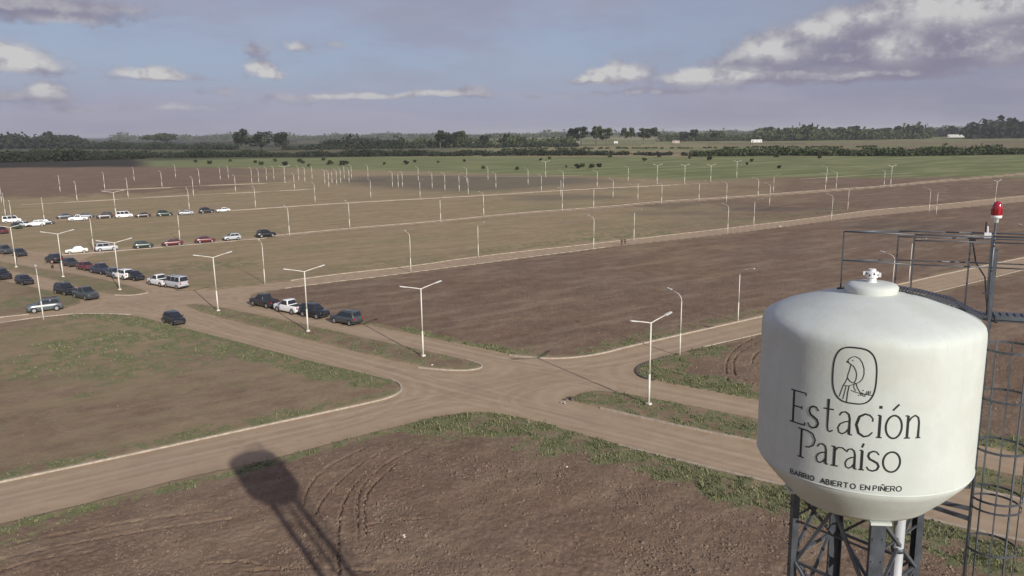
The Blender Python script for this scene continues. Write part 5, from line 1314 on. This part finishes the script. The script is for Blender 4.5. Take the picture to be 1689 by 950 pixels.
# hedges and woods nobody could count: leafy humps along a line
def hedge(name, line, n, hpx, dpth, leaf, label, seed, size=1.6, gaps=0.0, faces=34):
    """line: px points of the foot; hpx: lowest and highest height in px"""
    rnd = np.random.default_rng(seed); q = []
    L = np.array(line, float); seg = np.hypot(*np.diff(L, axis=0).T); cum = np.concatenate([[0], np.cumsum(seg)])
    for _ in range(n):
        s = rnd.uniform(0, cum[-1]); k = min(len(seg) - 1, int(np.searchsorted(cum, s) - 1) if s > 0 else 0); f = (s - cum[k]) / seg[k]
        x, y = L[k] + (L[k + 1] - L[k]) * f
        wv = math.sin(x * .071 + seed) * .5 + math.sin(x * .023 + seed * 2) * .5
        if gaps and (math.sin(x * .05 + seed * 3) + math.sin(x * .13 + seed)) < gaps * 2 - 2: continue
        X_, Y_ = gp(x, y); d = math.hypot(X_, Y_); off = rnd.uniform(0, dpth); X_ *= 1 + off / d; Y_ *= 1 + off / d
        hp = hpx[0] + (hpx[1] - hpx[0]) * np.clip(.5 + .45 * wv + rnd.normal(0, .22), 0, 1)
        if rnd.random() < .05: hp *= 1.35
        h = hp * d / F_PX; w__ = h * rnd.uniform(.55, 1.1) + size
        q.append(clump(faces, (X_, Y_, h * .48), (w__ * .8, w__ * .8, h * .5), max(size * .5, h * .11), rnd))
    V_ = np.concatenate(q); F_ = np.arange(len(V_)).reshape(-1, 4)
    return tag(link(name, big_mesh(name, V_, F_, M_LEAF[leaf])), label, 'hedgerow' if name == 'hedgerow' else 'woodland', kind='stuff')
hedge('hedgerow', [(-60, 262), (240, 261), (500, 259), (840, 257.5), (1010, 257)], 1100, (4, 11), 60, 0, 'dark hedgerow along the far side of the pasture, left and centre', 3)
hedge('hedgerow', [(1010, 256), (1130, 258)], 70, (2, 6), 40, 0, 'broken dark hedgerow where the pasture hedge thins out', 4, gaps=.45)
hedge('hedgerow', [(1140, 259), (1300, 257), (1500, 258), (1689, 255), (1760, 254)], 900, (6, 13), 50, 1, 'dark shrubby hedgerow at the right end of the pasture', 5)
hedge('hedgerow', [(-60, 270), (100, 266), (240, 262)], 700, (5, 14), 120, 0, 'added dark scrub standing in for cloud shadow, far left field edge', 6)  # scrub added to darken the land where a cloud shadow lies
hedge('woodland', [(-60, 246), (60, 245), (135, 244)], 480, (12, 18), 200, 0, 'dark wood on the far left horizon', 7, 3)
hedge('woodland', [(130, 246), (260, 247), (390, 247)], 330, (5, 11), 160, 0, 'low dark tree line between the left wood and the lone trees', 8, 3)
hedge('woodland', [(470, 248), (540, 247), (700, 245), (840, 244), (950, 243)], 360, (2, 9), 160, 0, 'dark low trees around the farmhouses at the centre', 9, 3)
hedge('woodland', [(538, 246), (620, 245), (660, 245)], 130, (9, 17), 120, 0, 'dark clump of trees left of the pale farm roofs', 10, 3)
hedge('woodland', [(660, 244), (720, 244), (830, 243), (940, 242)], 220, (8, 19), 160, 1, 'mixed trees between the farm roofs and the eucalyptus grove', 11, 3, .4)
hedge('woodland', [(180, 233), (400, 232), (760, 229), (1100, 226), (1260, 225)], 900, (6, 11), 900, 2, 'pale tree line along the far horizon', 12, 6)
hedge('woodland', [(1090, 234), (1180, 233), (1262, 232)], 200, (7, 13), 200, 1, 'low green trees between the pink roof and the white shed', 13, 3)
hedge('woodland', [(1255, 233), (1400, 231), (1530, 229)], 330, (9, 20), 150, 1, 'tree belt of the right horizon', 14, 3)
hedge('woodland', [(1530, 226), (1620, 225)], 90, (7, 13), 150, 0, 'low trees around the white house at right', 15, 3)
hedge('woodland', [(1600, 229), (1689, 228), (1780, 227)], 220, (16, 24), 150, 0, 'dark wood at the right edge of the horizon', 16, 3)
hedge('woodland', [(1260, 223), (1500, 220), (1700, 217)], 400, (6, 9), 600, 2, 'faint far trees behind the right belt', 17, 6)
hedge('hedgerow', [(830, 247.5), (1000, 246), (1200, 245), (1450, 243)], 160, (1.2, 2.6), 50, 1, 'thin line of bushes across the far fields', 18, 2, .3)

M_WALLW = mat('white_wall', (.74, .73, .69), .8, var=.05, scale=.5)
M_WALLP = mat('pink_wall', (.55, .42, .36), .8)
M_ROOFW = mat('pale_metal_roof', (.60, .60, .58), .5)
M_ROOFD = mat('grey_roof', (.22, .20, .19), .7)
M_WIN = mat('dark_window', (.03, .035, .04), .3)
def house(x, y, wpx, hpx, wall, roof, label, gable=True, name='farmhouse'):
    X_, Y_ = gp(x, y); d = math.hypot(X_, Y_); Wm = wpx * d / F_PX; Hm = hpx * d / F_PX; D_ = Wm * .45
    root = empty(name, (X_, Y_, 0), -math.atan2(X_, Y_) + R_(6)); hw, wall_h = Wm / 2, Hm * (.66 if gable else .9)
    MB().box((0, D_ / 2, wall_h / 2), (Wm, D_, wall_h)).build('wall', wall, root)
    e_ = .3
    if gable:
        MB().add([(-hw - e_, -e_, wall_h), (hw + e_, -e_, wall_h), (hw + e_, D_ + e_, wall_h), (-hw - e_, D_ + e_, wall_h), (-hw - e_, D_ / 2, Hm), (hw + e_, D_ / 2, Hm)], [(0, 1, 5, 4), (2, 3, 4, 5), (1, 2, 5), (3, 0, 4), (0, 3, 2, 1)]).build('roof', roof, root)
    else: MB().box((0, D_ / 2, wall_h + Hm * .05), (Wm + .5, D_ + .5, Hm * .1)).build('roof', roof, root)
    n = max(1, int(Wm / 6))
    for k in range(n):
        MB().box((-hw + Wm * (k + .5) / n + .8, -.03, wall_h * .52), (1.4, .1, wall_h * .35)).build('window', M_WIN, root)
    MB().box((-hw + Wm * .5 / n - 1.2, -.03, wall_h * .33), (1.1, .1, wall_h * .62)).build('door', M_WIN, root)
    tag(root, label, 'house')
house(783, 240, 11, 8, M_WALLW, M_ROOFW, 'white farmhouse with a pointed roof among the central trees')
house(718, 243.5, 26, 3.5, M_WALLW, M_ROOFW, 'long low pale shed left of the white farmhouse', False, 'farm_shed')
house(1016, 236.5, 6, 3.5, M_WALLW, M_ROOFW, 'tiny white house right of the eucalyptus grove')
house(953, 238.5, 5, 4.5, M_WALLW, M_ROOFW, 'tiny white hut at the foot of the eucalyptus grove')
house(1115, 236, 11, 4.5, M_WALLP, M_ROOFD, 'pinkish low house between two tree groups')
house(1248, 235, 16, 4.5, M_WALLW, M_ROOFW, 'bright white long shed left of the right tree belt', False, 'farm_shed')
house(1545, 225, 10, 8, M_WALLW, M_ROOFW, 'white house under the right tree belt')
house(1559, 225, 7, 4, M_WALLW, M_ROOFW, 'low white building beside the white house at right', False)
house(1581, 226.5, 26, 4, M_WALLW, M_ROOFW, 'long white roofed shed near the right wood', False, 'farm_shed')
house(360, 231, 4, 3, M_WALLW, M_ROOFW, 'tiny white house on the horizon left of the lone trees')

# ------------------------------------------------------------------ haze over the plain
HZB = bpy.data.materials.new('haze'); HZB.use_nodes = True; ht = HZB.node_tree
for n_ in list(ht.nodes):
    if n_.type != 'OUTPUT_MATERIAL': ht.nodes.remove(n_)
vp = ht.nodes.new('ShaderNodeVolumePrincipled'); vp.inputs['Color'].default_value = (.84, .86, .93, 1); vp.inputs['Density'].default_value = .000065; vp.inputs['Anisotropy'].default_value = .2
ht.links.new(vp.outputs[0], [n_ for n_ in ht.nodes if n_.type == 'OUTPUT_MATERIAL'][0].inputs['Volume'])
hb = MB().box((0, 0, 44), (44000, 44000, 90)).build('haze', HZB); tag(hb, 'thin bluish haze over the plain', 'haze', kind='stuff')
HZB.volume_intersection_method if hasattr(HZB, 'volume_intersection_method') else None
S.cycles.volume_step_rate = 1.0
